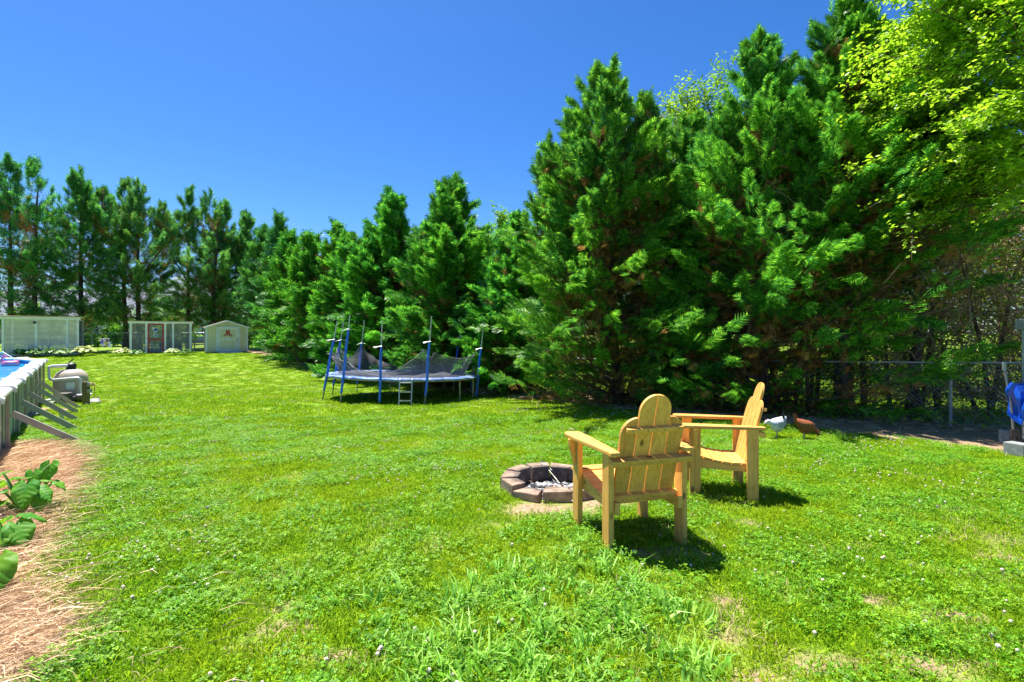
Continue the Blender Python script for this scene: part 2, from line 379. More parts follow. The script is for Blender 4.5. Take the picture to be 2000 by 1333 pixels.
gy = np.concatenate([np.arange(-6, 1.5, .75), np.arange(1.5, 9, .07), np.arange(9, 20, .16), np.arange(20, 46, .5), np.arange(46, 120, 6), np.array([140, 200, 300, 450, 700.])])
gx = np.concatenate([[-700, -400, -250, -150], np.arange(-100, -40, 6), np.arange(-40, -10, .6), np.arange(-10, 10, .085), np.arange(10, 40, .8), np.arange(40, 100, 6), [150, 250, 400, 700]])
XX, YY = np.meshgrid(gx, gy); ZZ = G(XX, YY); ZZ = np.where(np.hypot(XX-.41, YY-4.95) < .43, ZZ-.22, ZZ)
nx, ny = len(gx), len(gy)
V = np.stack([XX, YY, ZZ], -1).reshape(-1, 3)
ii = np.arange(nx-1)[None, :]+np.arange(ny-1)[:, None]*nx
Q = np.stack([ii, ii+1, ii+1+nx, ii+nx], -1).reshape(-1, 4)
me = tri_mesh('lawn_ground', V, Q)
a = me.attributes.new('soil', 'FLOAT', 'POINT'); a.data.foreach_set('value', soil(XX, YY).ravel().astype(np.float32))
a = me.attributes.new('dry', 'FLOAT', 'POINT'); a.data.foreach_set('value', dry(XX, YY).ravel().astype(np.float32))
me.polygons.foreach_set('use_smooth', [True]*len(me.polygons))
m, nt, out = new_mat('ground')
geo = nt.nodes.new('ShaderNodeNewGeometry'); P = geo.outputs['Position']
at1 = N(nt, 'ShaderNodeAttribute'); at1.attribute_name = 'soil'; at2 = N(nt, 'ShaderNodeAttribute'); at2.attribute_name = 'dry'
g1 = ramp(nt, noise_fac(nt, P, .35, 4, .6), [(.35, (0.115, 0.25, 0.008)), (.65, (0.215, 0.335, 0.012))])
g2 = ramp(nt, noise_fac(nt, P, 24, 6, .75), [(.36, (0.035, 0.09, 0.005)), (.60, (0.25, 0.40, 0.014))])
gg = mixc(nt, .6, g1, g2)
gg = mixc(nt, ramp(nt, noise_fac(nt, P, 42, 3, .6), [(.66, (0, 0, 0)), (.74, (1, 1, 1))]), gg, (0.42, 0.48, 0.20))
sd = ramp(nt, noise_fac(nt, P, 26, 8, .8), [(.32, (0.13, 0.08, 0.045)), (.5, (0.34, 0.23, 0.14)), (.68, (0.56, 0.42, 0.29))])
dm = N(nt, 'ShaderNodeMath'); dm.operation = 'MULTIPLY'; dm.inputs[1].default_value = .35; nt.links.new(at2.outputs['Fac'], dm.inputs[0])
gg = mixc(nt, dm.outputs[0], gg, sd)
fin = mixc(nt, at1.outputs['Fac'], gg, sd)
b = N(nt, 'ShaderNodeBsdfPrincipled'); b.inputs['Roughness'].default_value = .9; b.inputs['Specular IOR Level'].default_value = .15
nt.links.new(fin, b.inputs['Base Color'])
bn = N(nt, 'ShaderNodeBump'); bn.inputs['Strength'].default_value = .7; bn.inputs['Distance'].default_value = .03
nt.links.new(noise_fac(nt, P, 30, 5, .7), bn.inputs['Height']); nt.links.new(bn.outputs[0], b.inputs['Normal'])
nt.links.new(b.outputs[0], out.inputs[0])
ground = link('lawn_ground', me, m); tag(ground, kind='structure', label='rolling backyard lawn with clover and bare sandy patches')

# ------------------------------------------------------------------ grass (instanced tufts, one object per kind)
def scatter(name, pts, rot, scl, proto, label, cat):
    me = bpy.data.meshes.new(name); me.vertices.add(len(pts)); me.vertices.foreach_set('co', pts.astype(np.float32).ravel())
    a = me.attributes.new('rotv', 'FLOAT_VECTOR', 'POINT'); a.data.foreach_set('vector', rot.astype(np.float32).ravel())
    a = me.attributes.new('sclf', 'FLOAT', 'POINT'); a.data.foreach_set('value', scl.astype(np.float32))
    o = bpy.data.objects.new(name, me); COL.objects.link(o)
    ng = bpy.data.node_groups.new(name, 'GeometryNodeTree')
    ng.interface.new_socket('Geometry', in_out='INPUT', socket_type='NodeSocketGeometry')
    ng.interface.new_socket('Geometry', in_out='OUTPUT', socket_type='NodeSocketGeometry')
    gi = ng.nodes.new('NodeGroupInput'); go = ng.nodes.new('NodeGroupOutput')
    ip = ng.nodes.new('GeometryNodeInstanceOnPoints'); ob = ng.nodes.new('GeometryNodeObjectInfo'); ob.inputs['Object'].default_value = proto
    ob.transform_space = 'ORIGINAL'
    mp = ng.nodes.new('GeometryNodeMeshToPoints')
    r = ng.nodes.new('GeometryNodeInputNamedAttribute'); r.data_type = 'FLOAT_VECTOR'; r.inputs[0].default_value = 'rotv'
    s = ng.nodes.new('GeometryNodeInputNamedAttribute'); s.data_type = 'FLOAT'; s.inputs[0].default_value = 'sclf'
    ng.links.new(gi.outputs[0], mp.inputs[0]); ng.links.new(mp.outputs[0], ip.inputs['Points'])
    ng.links.new(ob.outputs['Geometry'], ip.inputs['Instance'])
    ng.links.new(r.outputs[0], ip.inputs['Rotation']); ng.links.new(s.outputs[0], ip.inputs['Scale'])
    ng.links.new(ip.outputs[0], go.inputs[0])
    mod = o.modifiers.new('scatter', 'NODES'); mod.node_group = ng
    tag(o, label, cat, kind='stuff'); return o
def proto(name, V, Fc, mat):
    me = tri_mesh(name, V, Fc); me.materials.append(mat)
    return bpy.data.objects.new(name, me)
def blades(n, rad, hmin, hmax, w, lean, seed):
    r = np.random.default_rng(seed)
    a = r.uniform(0, 2*PI, n); d = rad*np.sqrt(r.uniform(0, 1, n)); bx, by = d*np.cos(a), d*np.sin(a)
    h = r.uniform(hmin, hmax, n); la = r.uniform(0, 2*PI, n); ll = h*r.uniform(.15, 1, n)*lean
    fa = r.uniform(0, 2*PI, n); wx, wy = np.cos(fa)*w/2*r.uniform(.7, 1.3, n), np.sin(fa)*w/2
    z = np.zeros(n)
    p = [np.stack([bx-wx, by-wy, z-.004], 1), np.stack([bx+wx, by+wy, z-.004], 1),
         np.stack([bx-wx*.9+la*0+np.cos(la)*ll*.35, by-wy*.9+np.sin(la)*ll*.35, h*.6], 1), np.stack([bx+wx*.9+np.cos(la)*ll*.35, by+wy*.9+np.sin(la)*ll*.35, h*.6], 1),
         np.stack([bx+np.cos(la)*ll, by+np.sin(la)*ll, h*(1-.25*lean*r.uniform(0, 1, n))], 1)]
    V = np.stack(p, 1).reshape(-1, 3); t = np.array([[0, 1, 3], [0, 3, 2], [2, 3, 4]])
    return V, (t[None]+(np.arange(n)*5)[:, None, None]).reshape(-1, 3)
def clover_patch(n, rad, s, seed):
    r = np.random.default_rng(seed); parts = []
    for k in range(n):
        a = r.uniform(0, 2*PI); d = rad*math.sqrt(r.uniform()); c = np.array([d*math.cos(a), d*math.sin(a), r.uniform(.015, .045)])
        a0 = r.uniform(0, 2*PI); tl = r.normal(0, .3, 2)
        for j in range(3):
            b = a0+j*2.094; L = s*r.uniform(.8, 1.2); pts = []
            for (u, v) in ((0, 0), (.6, -.42), (1, -.3), (1, .3), (.6, .42)):
                x = (u*math.cos(b)-v*math.sin(b))*L; y = (u*math.sin(b)+v*math.cos(b))*L
                pts.append(c+np.array([x, y, tl[0]*x+tl[1]*y+.15*abs(v)*L]))
            parts.append((np.array(pts), np.array([[0, 1, 2], [0, 2, 3], [0, 3, 4]])))
    return merge(parts)
def tuftpts(ymax, dens_fn, ymin=1.7, seed=1):
    r = np.random.default_rng(seed); out = []
    y0 = ymin
    while y0 < ymax:
        y1 = y0*1.12; ym = (y0+y1)/2; hw = 1.12*ym+.6; n = int(dens_fn(ym)*(y1-y0)*2*hw)
        x = r.uniform(-hw, hw, n); y = r.uniform(y0, y1, n); out.append(np.stack([x, y], 1)); y0 = y1
    return np.concatenate(out)
def clearof(x, y):
    """True where grass grows"""
    k = soil(x, y) < rng.uniform(.12, .7, len(x))
    k &= np.hypot(x-PIT.x, y-PIT.y) > .56
    k &= ~inside(POOLPOLY, x, y)
    for poly in PADS: k &= ~inside(poly, x, y)
    return k
PIT = Vector((0.41, 4.95, 0)); PIT.z = Gf(PIT.x, PIT.y)
# pool outline, used for the lawn too
U = Vector((-.66, .75, 0)).normalized(); OUTN = Vector((.75, .66, 0)).normalized()
PP0 = Vector((-7.37, 7.13, 0))
def pool_pt(s): return PP0+U*s
STR0, STR1 = -3.2, 9.6; PRAD = 3.5
def pool_outline(off=0.0, na=10):
    pts = [pool_pt(STR0)+OUTN*off, pool_pt(STR1)+OUTN*off]
    c = pool_pt(STR1)-OUTN*PRAD
    for i in range(1, na+1):
        a = PI*i/na; pts.append(c+OUTN*math.cos(a)*(PRAD+off)+U*math.sin(a)*(PRAD+off))
    pts.append(pool_pt(STR0)-OUTN*(2*PRAD+off)); return pts
POOLPOLY = np.array([(p.x, p.y) for p in pool_outline(.05)])
BD = Vector((math.cos(R(35)), math.sin(R(35)), 0)); BN = Vector((math.sin(R(35)), -math.cos(R(35)), 0))   # pens: along the front, and out of the front
def rect(p, l, d): p = Vector(p); return np.array([(q.x, q.y) for q in (p, p+BD*l, p+BD*l-BN*d, p-BN*d)])
PEN1 = Vector((-30.1, 29.0, 0)); PEN2 = Vector((-24.5, 31.5, 0)); SHED = Vector((-20.1, 32.3, 0))
PADS = [rect(PEN1, 3.5, 2.4), rect(PEN2, 3.4, 2.2), rect(SHED, 2.5, 2.5)]

pr_short = [proto('grass_tuft', *blades(160, .13, .014, .034, .0048, 1.9, s), M['grass']) for s in (1, 2)]
pr_far = proto('grass_tuft_far', *blades(64, .17, .018, .040, .012, 1.8, 5), M['grass'])
pr_clover = proto('clover_patch', *clover_patch(95, .13, .0095, 3), M['clover'])
pr_coarse = proto('coarse_tuft', *blades(20, .08, .06, .13, .013, 1.7, 8), M['coarse'])
pr_dry = proto('dry_tuft', *blades(30, .10, .02, .05, .003, 1.6, 9), M['drygrass'])
fl = MB(); fl.lathe([(.0010, -.03), (.0010, 0), (.0055, .001), (.0085, .006), (.0065, .012), (.002, .0145)], n=7)
fme = bpy.data.meshes.new('clover_bloom'); fme.from_pydata(fl.v, [], fl.f); fme.materials.append(M['bloom'])
pr_bloom = bpy.data.objects.new('clover_bloom', fme)
def do_scatter(name, P2, keep, smin, smax, pro, label, cat, tilt=.12, zoff=0.0, seed=3):
    r = np.random.default_rng(seed); P2 = P2[keep]; n = len(P2)
    pts = np.stack([P2[:, 0], P2[:, 1], G(P2[:, 0], P2[:, 1])+zoff], 1)
    rot = np.stack([r.normal(0, tilt, n), r.normal(0, tilt, n), r.uniform(0, 2*PI, n)], 1)
    return scatter(name, pts, rot, r.uniform(smin, smax, n), pro, label, cat)
def coarse_zone(x, y):
    p = [gp(*q) for q in ((760, 1190), (1000, 1130), (1090, 1060), (1170, 1130), (1330, 1180), (1400, 1250), (1400, 1420), (760, 1420))]
    return inside(np.array([(q.x, q.y) for q in p]), x+.16*wob(x, y, 4, 2)+rng.normal(0, .13, len(x)), y+.12*wob(x, y, 4, 7)+rng.normal(0, .10, len(x)))
for k in range(2):
    P2 = tuftpts(9.5, lambda y: 72 if y < 6 else 45, seed=11+k)
    do_scatter('short_grass' if k == 0 else 'fine_grass', P2, clearof(P2[:, 0], P2[:, 1]) & (rng.uniform(0, 1, len(P2)) > .55*dry(P2[:, 0], P2[:, 1])), .8, 1.25, pr_short[k],
               'short mown yellow-green grass of the near lawn' if k == 0 else 'fine grass blades mixed into the near lawn', 'grass', seed=20+k)
P2 = tuftpts(33, lambda y: 34 if y < 16 else 22, ymin=8.5, seed=14)
do_scatter('lawn_grass', P2, clearof(P2[:, 0], P2[:, 1]), .8, 1.3, pr_far, 'sunlit mown grass of the far lawn around the trampoline', 'grass', seed=24)
P2 = tuftpts(10, lambda y: 44, seed=15)
cl = wob(P2[:, 0], P2[:, 1], 1.1, 3.3)+rng.normal(0, .18, len(P2)) > -.12
do_scatter('clover', P2, clearof(P2[:, 0], P2[:, 1]) & cl, .8, 1.3, pr_clover, 'low dark green clover leaves spreading through the lawn', 'clover', seed=25)
P2 = tuftpts(4.4, lambda y: 85, seed=16)
do_scatter('coarse_grass', P2, clearof(P2[:, 0], P2[:, 1]) & coarse_zone(P2[:, 0], P2[:, 1]), .6, 1.15, pr_coarse, 'patch of taller broad-bladed grass in front of the chairs', 'grass', .3, seed=26)
P2 = tuftpts(4.4, lambda y: 1.6, seed=17)
do_scatter('stray_grass', P2, clearof(P2[:, 0], P2[:, 1]), .4, .9, pr_coarse, 'stray coarse grass clumps scattered over the near lawn', 'grass', .3, seed=27)
P2 = tuftpts(9, lambda y: 16, seed=18)
do_scatter('dry_grass', P2, (rng.uniform(0, 1, len(P2)) < dry(P2[:, 0], P2[:, 1])*1.2) & (soil(P2[:, 0], P2[:, 1]) < .95) & (np.hypot(P2[:, 0]-PIT.x, P2[:, 1]-PIT.y) > .56), .7, 1.4, pr_dry, 'dry straw-coloured grass in the thin parts of the lawn', 'grass', seed=28)
P2 = tuftpts(24, lambda y: 80 if y < 5 else 110 if y < 9 else 80, seed=19)
cz = np.clip(wob(P2[:, 0], P2[:, 1], .8, 6.1)*1.0+.12, 0.02, .8)**1.4
do_scatter('clover_blooms', P2, clearof(P2[:, 0], P2[:, 1]) & (rng.uniform(0, 1, len(P2)) < cz), .8, 1.35, pr_bloom, 'small white clover flowers dotted over the lawn', 'flowers', .2, .032, seed=29)

# ------------------------------------------------------------------ cypress trees
def spray_proto(pairs=5):
    V = []; Fc = []
    def tri(a, b, c):
        k = len(V); V.extend([a, b, c]); Fc.append((k, k+1, k+2))
    tri((-.05, 0, 0), (.05, 0, 0), (0, 1.0, -.06))
    for i in range(pairs):
        s = .12+.72*i/(pairs-1); L = .50*(1-s)+.17; w = .070
        for sg in (-1, 1):
            bx, by = 0, s; tx, ty = sg*L*.78, s+L*.72; z = -.06*s
            tri((bx, by-w, z), (bx+sg*.02, by+w*1.4, z), (tx, ty, z-.05*L+.05*sg*(i % 2)))
    return np.array(V), np.array(Fc)
SPR = spray_proto(5); SPR_FAR = spray_proto(3)
def cypress(name, base, h, Rb, label, npl, nsp, L, far=False, z0=.35, lean=(0, 0), leaders=(), seed=0, mat='cyp', group='cypress trees along the lawn', dense=1.0, orange=False, trunks=((0, 0),), low=1.0, rotz=0.0, pt=.9, dryk=.34, esl=50, epw=1.35):
    r = np.random.default_rng(seed)
    root = thing(name, label, 'tree', base, rotz, group)
    pv, pf = SPR_FAR if far else SPR
    P = []; D = []; Nn = []; S = []; tips = []; bP = []; bD = []; bN = []; bS = []
    def grow(cx, cy, zb, zt, Rr, n, e0):
        t = r.beta(1.22, 1.3, n); az = r.uniform(0, 2*PI, n); ph = r.uniform(0, 6)
        shape = ((1-t)**pt)*(1-np.exp(-(t+.16*low)*7))*1.08+.03
        lump = 1+.20*np.sin(3*az+ph+9*t)+.13*np.sin(5*az-ph*2+17*t)+r.normal(0, .17, n)
        rr = Rr*shape*lump; z = zb+(zt-zb)*t
        el = R(e0)+R(esl)*t**epw+r.normal(0, .19, n); el = np.minimum(el, R(84))
        out = np.stack([np.cos(az), np.sin(az), np.zeros(n)], 1)
        d = out*np.cos(el)[:, None]+np.array([0, 0, 1.])*np.sin(el)[:, None]
        pl = np.clip(.42*rr+.42, .45, 1.5)*r.uniform(.7, 1.4, n)*(1.2 if far else 1)
        lng = r.uniform(0, 1, n) < .24; pl = np.where(lng, pl*1.35, pl); rr = np.where(lng, rr*1.13+.12, rr)
        tip = np.stack([cx+rr*np.cos(az), cy+rr*np.sin(az), z], 1)+np.array([lean[0], lean[1], 0])*t[:, None]
        tip[:, 2] = np.maximum(tip[:, 2], .15); base_ = tip-d*pl[:, None]
        tips.append((base_, tip, t, (cx, cy), zb, zt))
        m = n*nsp; ix = np.repeat(np.arange(n), nsp)
        s = r.uniform(0, 1, m)**.75
        v = norm(r.normal(0, 1, (m, 3))); dd = d[ix]; v = norm(v-dd*(v*dd).sum(1, keepdims=True)); v[:, 2] *= .7
        w = np.where(lng, .12, .19)[ix]*pl[ix]*(1-s)**.55*r.uniform(.1, 1, m)**.7
        pos = base_[ix]+dd*(pl[ix]*s)[:, None]+v*w[:, None]
        dr = dd+v*(.60*(1-s)+.12)[:, None]+np.array([0, 0, .10])+r.normal(0, .15, (m, 3))
        no = norm(np.array([0, 0, 1.])+v*.7+r.normal(0, .35, (m, 3))-dd*.3)
        pos[:, 2] = np.maximum(pos[:, 2], .08)
        P.append(pos); D.append(dr); Nn.append(no); S.append(L*r.uniform(.7, 1.25, m))
        mb = int(m*dryk*dense); iy = r.integers(0, n, mb)
        q = r.uniform(.15, .8, mb)**.6
        c = np.stack([np.full(mb, cx), np.full(mb, cy), tip[iy, 2]-.4*rr[iy]], 1)
        bp = np.where((r.uniform(0, 1, mb) < .55)[:, None], base_[iy]+d[iy]*(pl[iy]*r.uniform(-.5, .45, mb))[:, None]-np.array([0, 0, .16]), c+(base_[iy]-c)*q[:, None]*1.1)+r.normal(0, .11, (mb, 3)); keep = (bp[:, 2] < zb+(zt-zb)*.78); bp[:, 2] = np.maximum(bp[:, 2], .1)
        bP.append(bp[keep]); bD.append((d[iy]+r.normal(0, .5, (mb, 3)))[keep]); bN.append(norm(r.normal(0, 1, (mb, 3)))[keep]); bS.append((L*r.uniform(.6, 1.1, mb))[keep])
    nt_ = len(trunks)
    for (tx, ty) in trunks: grow(tx, ty, z0, h, Rb, npl//nt_, 6 if esl == 50 else 22)
    for (lx, ly, zb, zt, rr) in leaders: grow(lx, ly, zb, zt, rr, max(14, int(npl*.13)), 45)
    V, Fc = place(pv, pf, np.concatenate(P), np.concatenate(D), np.concatenate(Nn), np.concatenate(S))
    link('foliage', tri_mesh('foliage', V, Fc), M[mat], root)
    V, Fc = place(pv, pf, np.concatenate(bP), np.concatenate(bD), np.concatenate(bN), np.concatenate(bS))
    link('dry_foliage', tri_mesh('dry_foliage', V, Fc), M['dry'], root)
    # trunk and limbs
    for (tx, ty) in trunks:
        mb = MB(); k = 9
        pts = [(tx*(1+.3*i/k)+lean[0]*i/k+.05*math.sin(i*1.3+seed), ty+lean[1]*i/k+.05*math.cos(i*1.7+seed), -.15+(h*.97)*i/k) for i in range(k)]
        r0 = .0135*h+.02
        mb.path(pts, [r0*(1-.93*i/k)*(1.35 if i == 0 else 1) for i in range(k)], 8); mb.build('trunk', M['bark'], root, smooth=True)
    for (lx, ly, zb, zt, rr) in leaders:
        mb = MB(); mb.path([(lx*.1, ly*.1, max(.5, zb-2.0)), (lx*.7, ly*.7, zb-.4), (lx, ly, zb+.3), (lx+lean[0], ly+lean[1], zt-.2)], [.07, .06, .045, .01], 6); mb.build('leader_stem', M['bark'], root, smooth=True)
    LV = []; LF = []
    for (b_, t_, tt, c, zb, zt) in tips:
        n = len(b_); sel = np.arange(n) if not far else np.arange(0, n, 2)
        bb = b_[sel]+(t_[sel]-b_[sel])*.5; tr = np.stack([np.full(len(sel), c[0])+lean[0]*tt[sel], np.full(len(sel), c[1])+lean[1]*tt[sel], np.maximum(.25, bb[:, 2]-.55*np.hypot(bb[:, 0]-c[0], bb[:, 1]-c[1])-.1)], 1)
        mid = (bb+tr)/2; mid[:, 2] -= .10*np.hypot(bb[:, 0]-c[0], bb[:, 1]-c[1]); mid += r.normal(0, .06, mid.shape)
        rad = (.022 if not far else .035)*(1-.6*tt[sel])
        ring = []
        for p, f in ((tr, 1.0), (mid, .65), (bb, .25)):
            for a in (0, 2.09, 4.19): ring.append(p+np.array([0.0, math.cos(a), math.sin(a)])*(rad*f)[:, None]+np.array([math.sin(a)*.6, 0, 0])*(rad*f)[:, None])
        Vv = np.stack(ring, 1).reshape(-1, 3); q = []
        for s in range(2):
            for j in range(3): q += [(s*3+j, s*3+(j+1) % 3, s*3+3+(j+1) % 3), (s*3+j, s*3+3+(j+1) % 3, s*3+3+j)]
        LV.append((Vv, (np.array(q)[None]+(np.arange(len(sel))*9)[:, None, None]).reshape(-1, 3)))
    V, Fc = merge(LV); o = link('branches', tri_mesh('branches', V, Fc), M['twig'], root); o['kind'] = 'stuff'
    if orange:
        ps = []; 
        for (ox, oy, oz, rad_, n) in orange:
            c = r.normal(0, rad_, (n, 3))*np.array([1, 1, .6])+np.array([ox, oy, oz]); ps.append(c)
        c = np.concatenate(ps); V, Fc = place(pv, pf, c, r.normal(0, 1, c.shape), norm(r.normal(0, 1, c.shape)), np.full(len(c), L*.9))
        link('dead_foliage', tri_mesh('dead_foliage', V, Fc), M['orange'], root)
    return root
def tree_at(px, Y, apexy):
    x = (px-CX)/F*Y; z = Gf(x, Y); return (x, Y, z), EYE+(HY-apexy)/F*Y-z
GR = 'cypress trees in the hedge row along the right side of the lawn'; GL = 'tall cypress trees in the back row behind the pens and shed'
# near right row
b_, h_ = tree_at(1205, 13.0, 125)
cypress('cypress_tree', b_, h_, 3.0, 'broad cypress with ragged pointed top, first big tree right of the gap in the row', 330, 34, .29, z0=.3, lean=(-.35, 0), leaders=[(1.0, -.3, 5.0, 8.0, .75), (-.75, .2, 4.8, 7.9, .7), (-1.5, 0, 4.0, 7.0, .8)], pt=.85, dryk=.5, seed=1, group=GR)
b_, h_ = tree_at(1490, 11.3, 68)
cypress('cypress_tree', b_, h_, 2.9, 'dense cypress with pointed top left of the tallest spire, above the side-on chair', 330, 36, .26, z0=.4, leaders=[(-1.0, 0, 4.2, 6.9, .8), (.8, .1, 4.6, 7.3, .75)], pt=.92, dryk=.5, seed=2, group=GR)
b_, h_ = tree_at(1652, 10.6, -20)
cypress('cypress_tree', b_, h_, 2.7, 'tallest cypress at the right, its twin spires reaching the top of the picture', 300, 40, .225, z0=2.7, leaders=[(.95, 0, 5.6, 8.5, .55), (-.85, .1, 4.4, 6.4, .7)], pt=1.25, dryk=.5, seed=3, group=GR, low=.8)
b_, h_ = tree_at(1790, 10.4, 140)
cypress('cypress_tree', b_, h_, 1.6, 'dark cypress half hidden by the bright leafy branches at the right', 190, 38, .21, z0=4.7, seed=4, group=GR, low=.7)
b_, h_ = tree_at(1345, 13.4, 235)
cypress('cypress_tree', b_, h_, 2.1, 'cypress squeezed between the two broad near trees, top below theirs', 260, 28, .33, z0=.8, seed=5, group=GR)
b_, h_ = tree_at(1008, 16.8, 425)
cypress('cypress_tree', b_, h_, 1.8, 'low bright cypress just right of the trampoline, tucked beside the broad tree', 230, 28, .35, z0=.25, seed=6, group=GR)
b_, h_ = tree_at(880, 19.4, 350)
cypress('cypress_tree', b_, h_, 2.7, 'full cypress with tall pointed top straight behind the trampoline net', 330, 26, .42, z0=.3, leaders=[(-.85, 0, 4.2, 6.3, .7), (1.3, 0, 3.6, 5.9, .9)], seed=7, group=GR)
b_, h_ = tree_at(765, 22.2, 380)
cypress('cypress_tree', b_, h_, 2.6, 'broad cypress with ragged double top behind the left poles of the trampoline', 300, 25, .46, z0=.3, leaders=[(-1.1, 0, 4.2, 6.3, .8)], seed=8, group=GR)
b_, h_ = tree_at(683, 24.6, 455)
cypress('cypress_tree', b_, h_, 1.9, 'short light green cypress left of the trampoline with branches down to the grass', 200, 26, .42, z0=.2, seed=9, group=GR)
b_, h_ = tree_at(657, 26.8, 428)
cypress('cypress_tree', b_, h_, 1.5, 'slim cypress with needle-like tip left of the trampoline', 150, 24, .42, far=True, z0=.3, leaders=[(-.6, 0, 4.4, 6.6, .5)], seed=10, group=GR)
b_, h_ = tree_at(605, 27.6, 446)
cypress('cypress_tree', b_, h_, 2.0, 'cypress with rounded low top midway between shed and trampoline', 190, 26, .45, far=True, z0=.2, leaders=[(-.7, 0, 4.0, 6.3, .55)], seed=12, group=GR)
b_, h_ = tree_at(565, 30.2, 452)
cypress('cypress_tree', b_, h_, 1.8, 'dark cypress third from the shed at the lawn edge', 170, 24, .48, far=True, z0=.3, seed=13, group=GR)
b_, h_ = tree_at(545, 34.5, 420)
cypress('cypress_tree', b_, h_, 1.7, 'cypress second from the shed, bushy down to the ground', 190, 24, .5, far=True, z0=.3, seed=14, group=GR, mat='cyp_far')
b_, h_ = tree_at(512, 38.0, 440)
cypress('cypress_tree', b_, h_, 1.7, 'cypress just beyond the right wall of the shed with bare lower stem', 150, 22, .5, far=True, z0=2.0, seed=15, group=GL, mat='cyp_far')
# back left row: foliage high, bare lower limbs
backs = [(20, 33.0, 308, 3.0, 'leftmost tall cypress rising above the slatted pen, cut by the picture edge', ((0, 0), (1.3, .2)), 16, ()),
         (158, 35.3, 326, 3.0, 'tall sparse cypress with orange dead twigs above the right end of the slatted pen', ((0, 0),), 17, ((1.5, 0, 9.0, 12.0, .9),)),
         (270, 37.2, 352, 3.2, 'broad cypress with flat top right behind the screened pen', ((0, 0), (-1.1, .2)), 18, ((-2.0, 0, 7.5, 11.4, 1.2), (1.9, 0, 7.5, 11.2, 1.1))),
         (368, 39.2, 368, 3.0, 'double-topped cypress rising above the gap between screened pen and shed', ((0, 0), (1.8, .1)), 19, ((-1.6, 0, 7.5, 10.6, 1.1),)),
         (437, 40.5, 392, 2.1, 'narrow cypress directly above the shed roof', ((0, 0),), 20, ()),
         (480, 41.3, 408, 2.1, 'narrow cypress with bare stems above the right edge of the shed', ((0, 0),), 21, ())]
for px_, Y_, ay, Rb, lab, trs, sd_, ldr in backs:
    b_, h_ = tree_at(px_, Y_, ay)
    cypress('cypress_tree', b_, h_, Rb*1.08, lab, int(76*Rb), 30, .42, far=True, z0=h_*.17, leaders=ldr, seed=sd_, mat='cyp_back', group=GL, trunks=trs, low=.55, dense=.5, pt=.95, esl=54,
            orange=[(-1.9, -2.5, 8.9, .34, 80), (-1.3, -2.6, 8.3, .28, 60), (-2.8, -2.3, 6.0, .30, 60), (-2.5, -2.4, 5.7, .2, 30)] if sd_ == 17 else False)

# ------------------------------------------------------------------ broadleaf trees
LEAF = (np.array([(0, 0, 0), (-.28, .5, .07), (0, 1, -.05), (.28, .5, .07)]), np.array([[0, 2, 1], [0, 3, 2]]))
def leafy_twigs(r, starts, dirs, lens, per, size, droop=.5, spread=.07):
    m = len(starts)*per; ix = np.repeat(np.arange(len(starts)), per); s = r.uniform(.05, 1, m)
    d = norm(dirs)[ix]; pos = starts[ix]+d*(lens[ix]*s)[:, None]; pos[:, 2] -= droop*(lens[ix])*s**2*.5
    side = norm(np.cross(d, np.array([0, 0, 1.])))*np.where(r.uniform(0, 1, m) < .5, -1, 1)[:, None]
    pos += r.normal(0, spread, (m, 3))
    dr = side*.8+d*.6+np.array([0, 0, -.25])+r.normal(0, .3, (m, 3))
    no = np.array([0, 0, 1.])+r.normal(0, .45, (m, 3))
    return place(*LEAF, pos, dr, no, size*r.uniform(.65, 1.25, m))
def twig_strips(P0, P1, P2, w):
    n = len(P0); d = norm(P2-P0); x = norm(np.cross(d, np.random.default_rng(5).normal(0, 1, (n, 3))))*w
    Vv = np.stack([P0-x, P0+x, P1-x*.8, P1+x*.8, P2-x*.2, P2+x*.2], 1).reshape(-1, 3)
    t = np.array([[0, 1, 3], [0, 3, 2], [2, 3, 5], [2, 5, 4]])
    return Vv, (t[None]+(np.arange(n)*6)[:, None, None]).reshape(-1, 3)
def broadleaf(base, h, Rb, label, nbr, per_tw, size, seed, mat='decid2', z0=.25, group='broadleaf trees beyond the hedge row', name='broadleaf_tree'):
    r = np.random.default_rng(seed); root = thing(name, label, 'tree', base, 0, group)
    mb = MB(); k = 6
    mb.path([(.1*math.sin(i+seed), .1*math.cos(i*1.4), -.1+h*.75*i/k) for i in range(k+1)], [(.022*h)*(1-.8*i/k) for i in range(k+1)], 8).build('trunk', M['bark'], root, smooth=True)
    n = nbr; t = r.uniform(z0, 1, n); az = r.uniform(0, 2*PI, n)
    rr = Rb*np.sin(np.clip((t-z0)/(1-z0)*.86+.14, 0, 1)*PI)**.6*r.uniform(.55, 1.08, n)
    tip = np.stack([rr*np.cos(az), rr*np.sin(az), h*t], 1); st = np.stack([0*t, 0*t, np.maximum(.8, h*t*.72-.2)], 1); st[:, 0] = .1
    mid = (tip+st)/2+r.normal(0, .15, tip.shape)
    V, Fc = twig_strips(st, mid, tip, .03); o = link('limbs', tri_mesh('limbs', V, Fc), M['bark'], root); o['kind'] = 'stuff'
    ntw = 9; ix = np.repeat(np.arange(n), ntw); f = r.uniform(.45, 1, len(ix))[:, None]
    s0 = mid[ix]*(1-f)+tip[ix]*f; dd = norm(tip-mid)[ix]+r.normal(0, .7, (len(ix), 3))
    V, Fc = leafy_twigs(r, s0, dd, r.uniform(.5, .95, len(ix))*max(.8, Rb/2.6), per_tw, size, .3, .10)
    link('crown', tri_mesh('crown', V, Fc), M[mat], root); return root
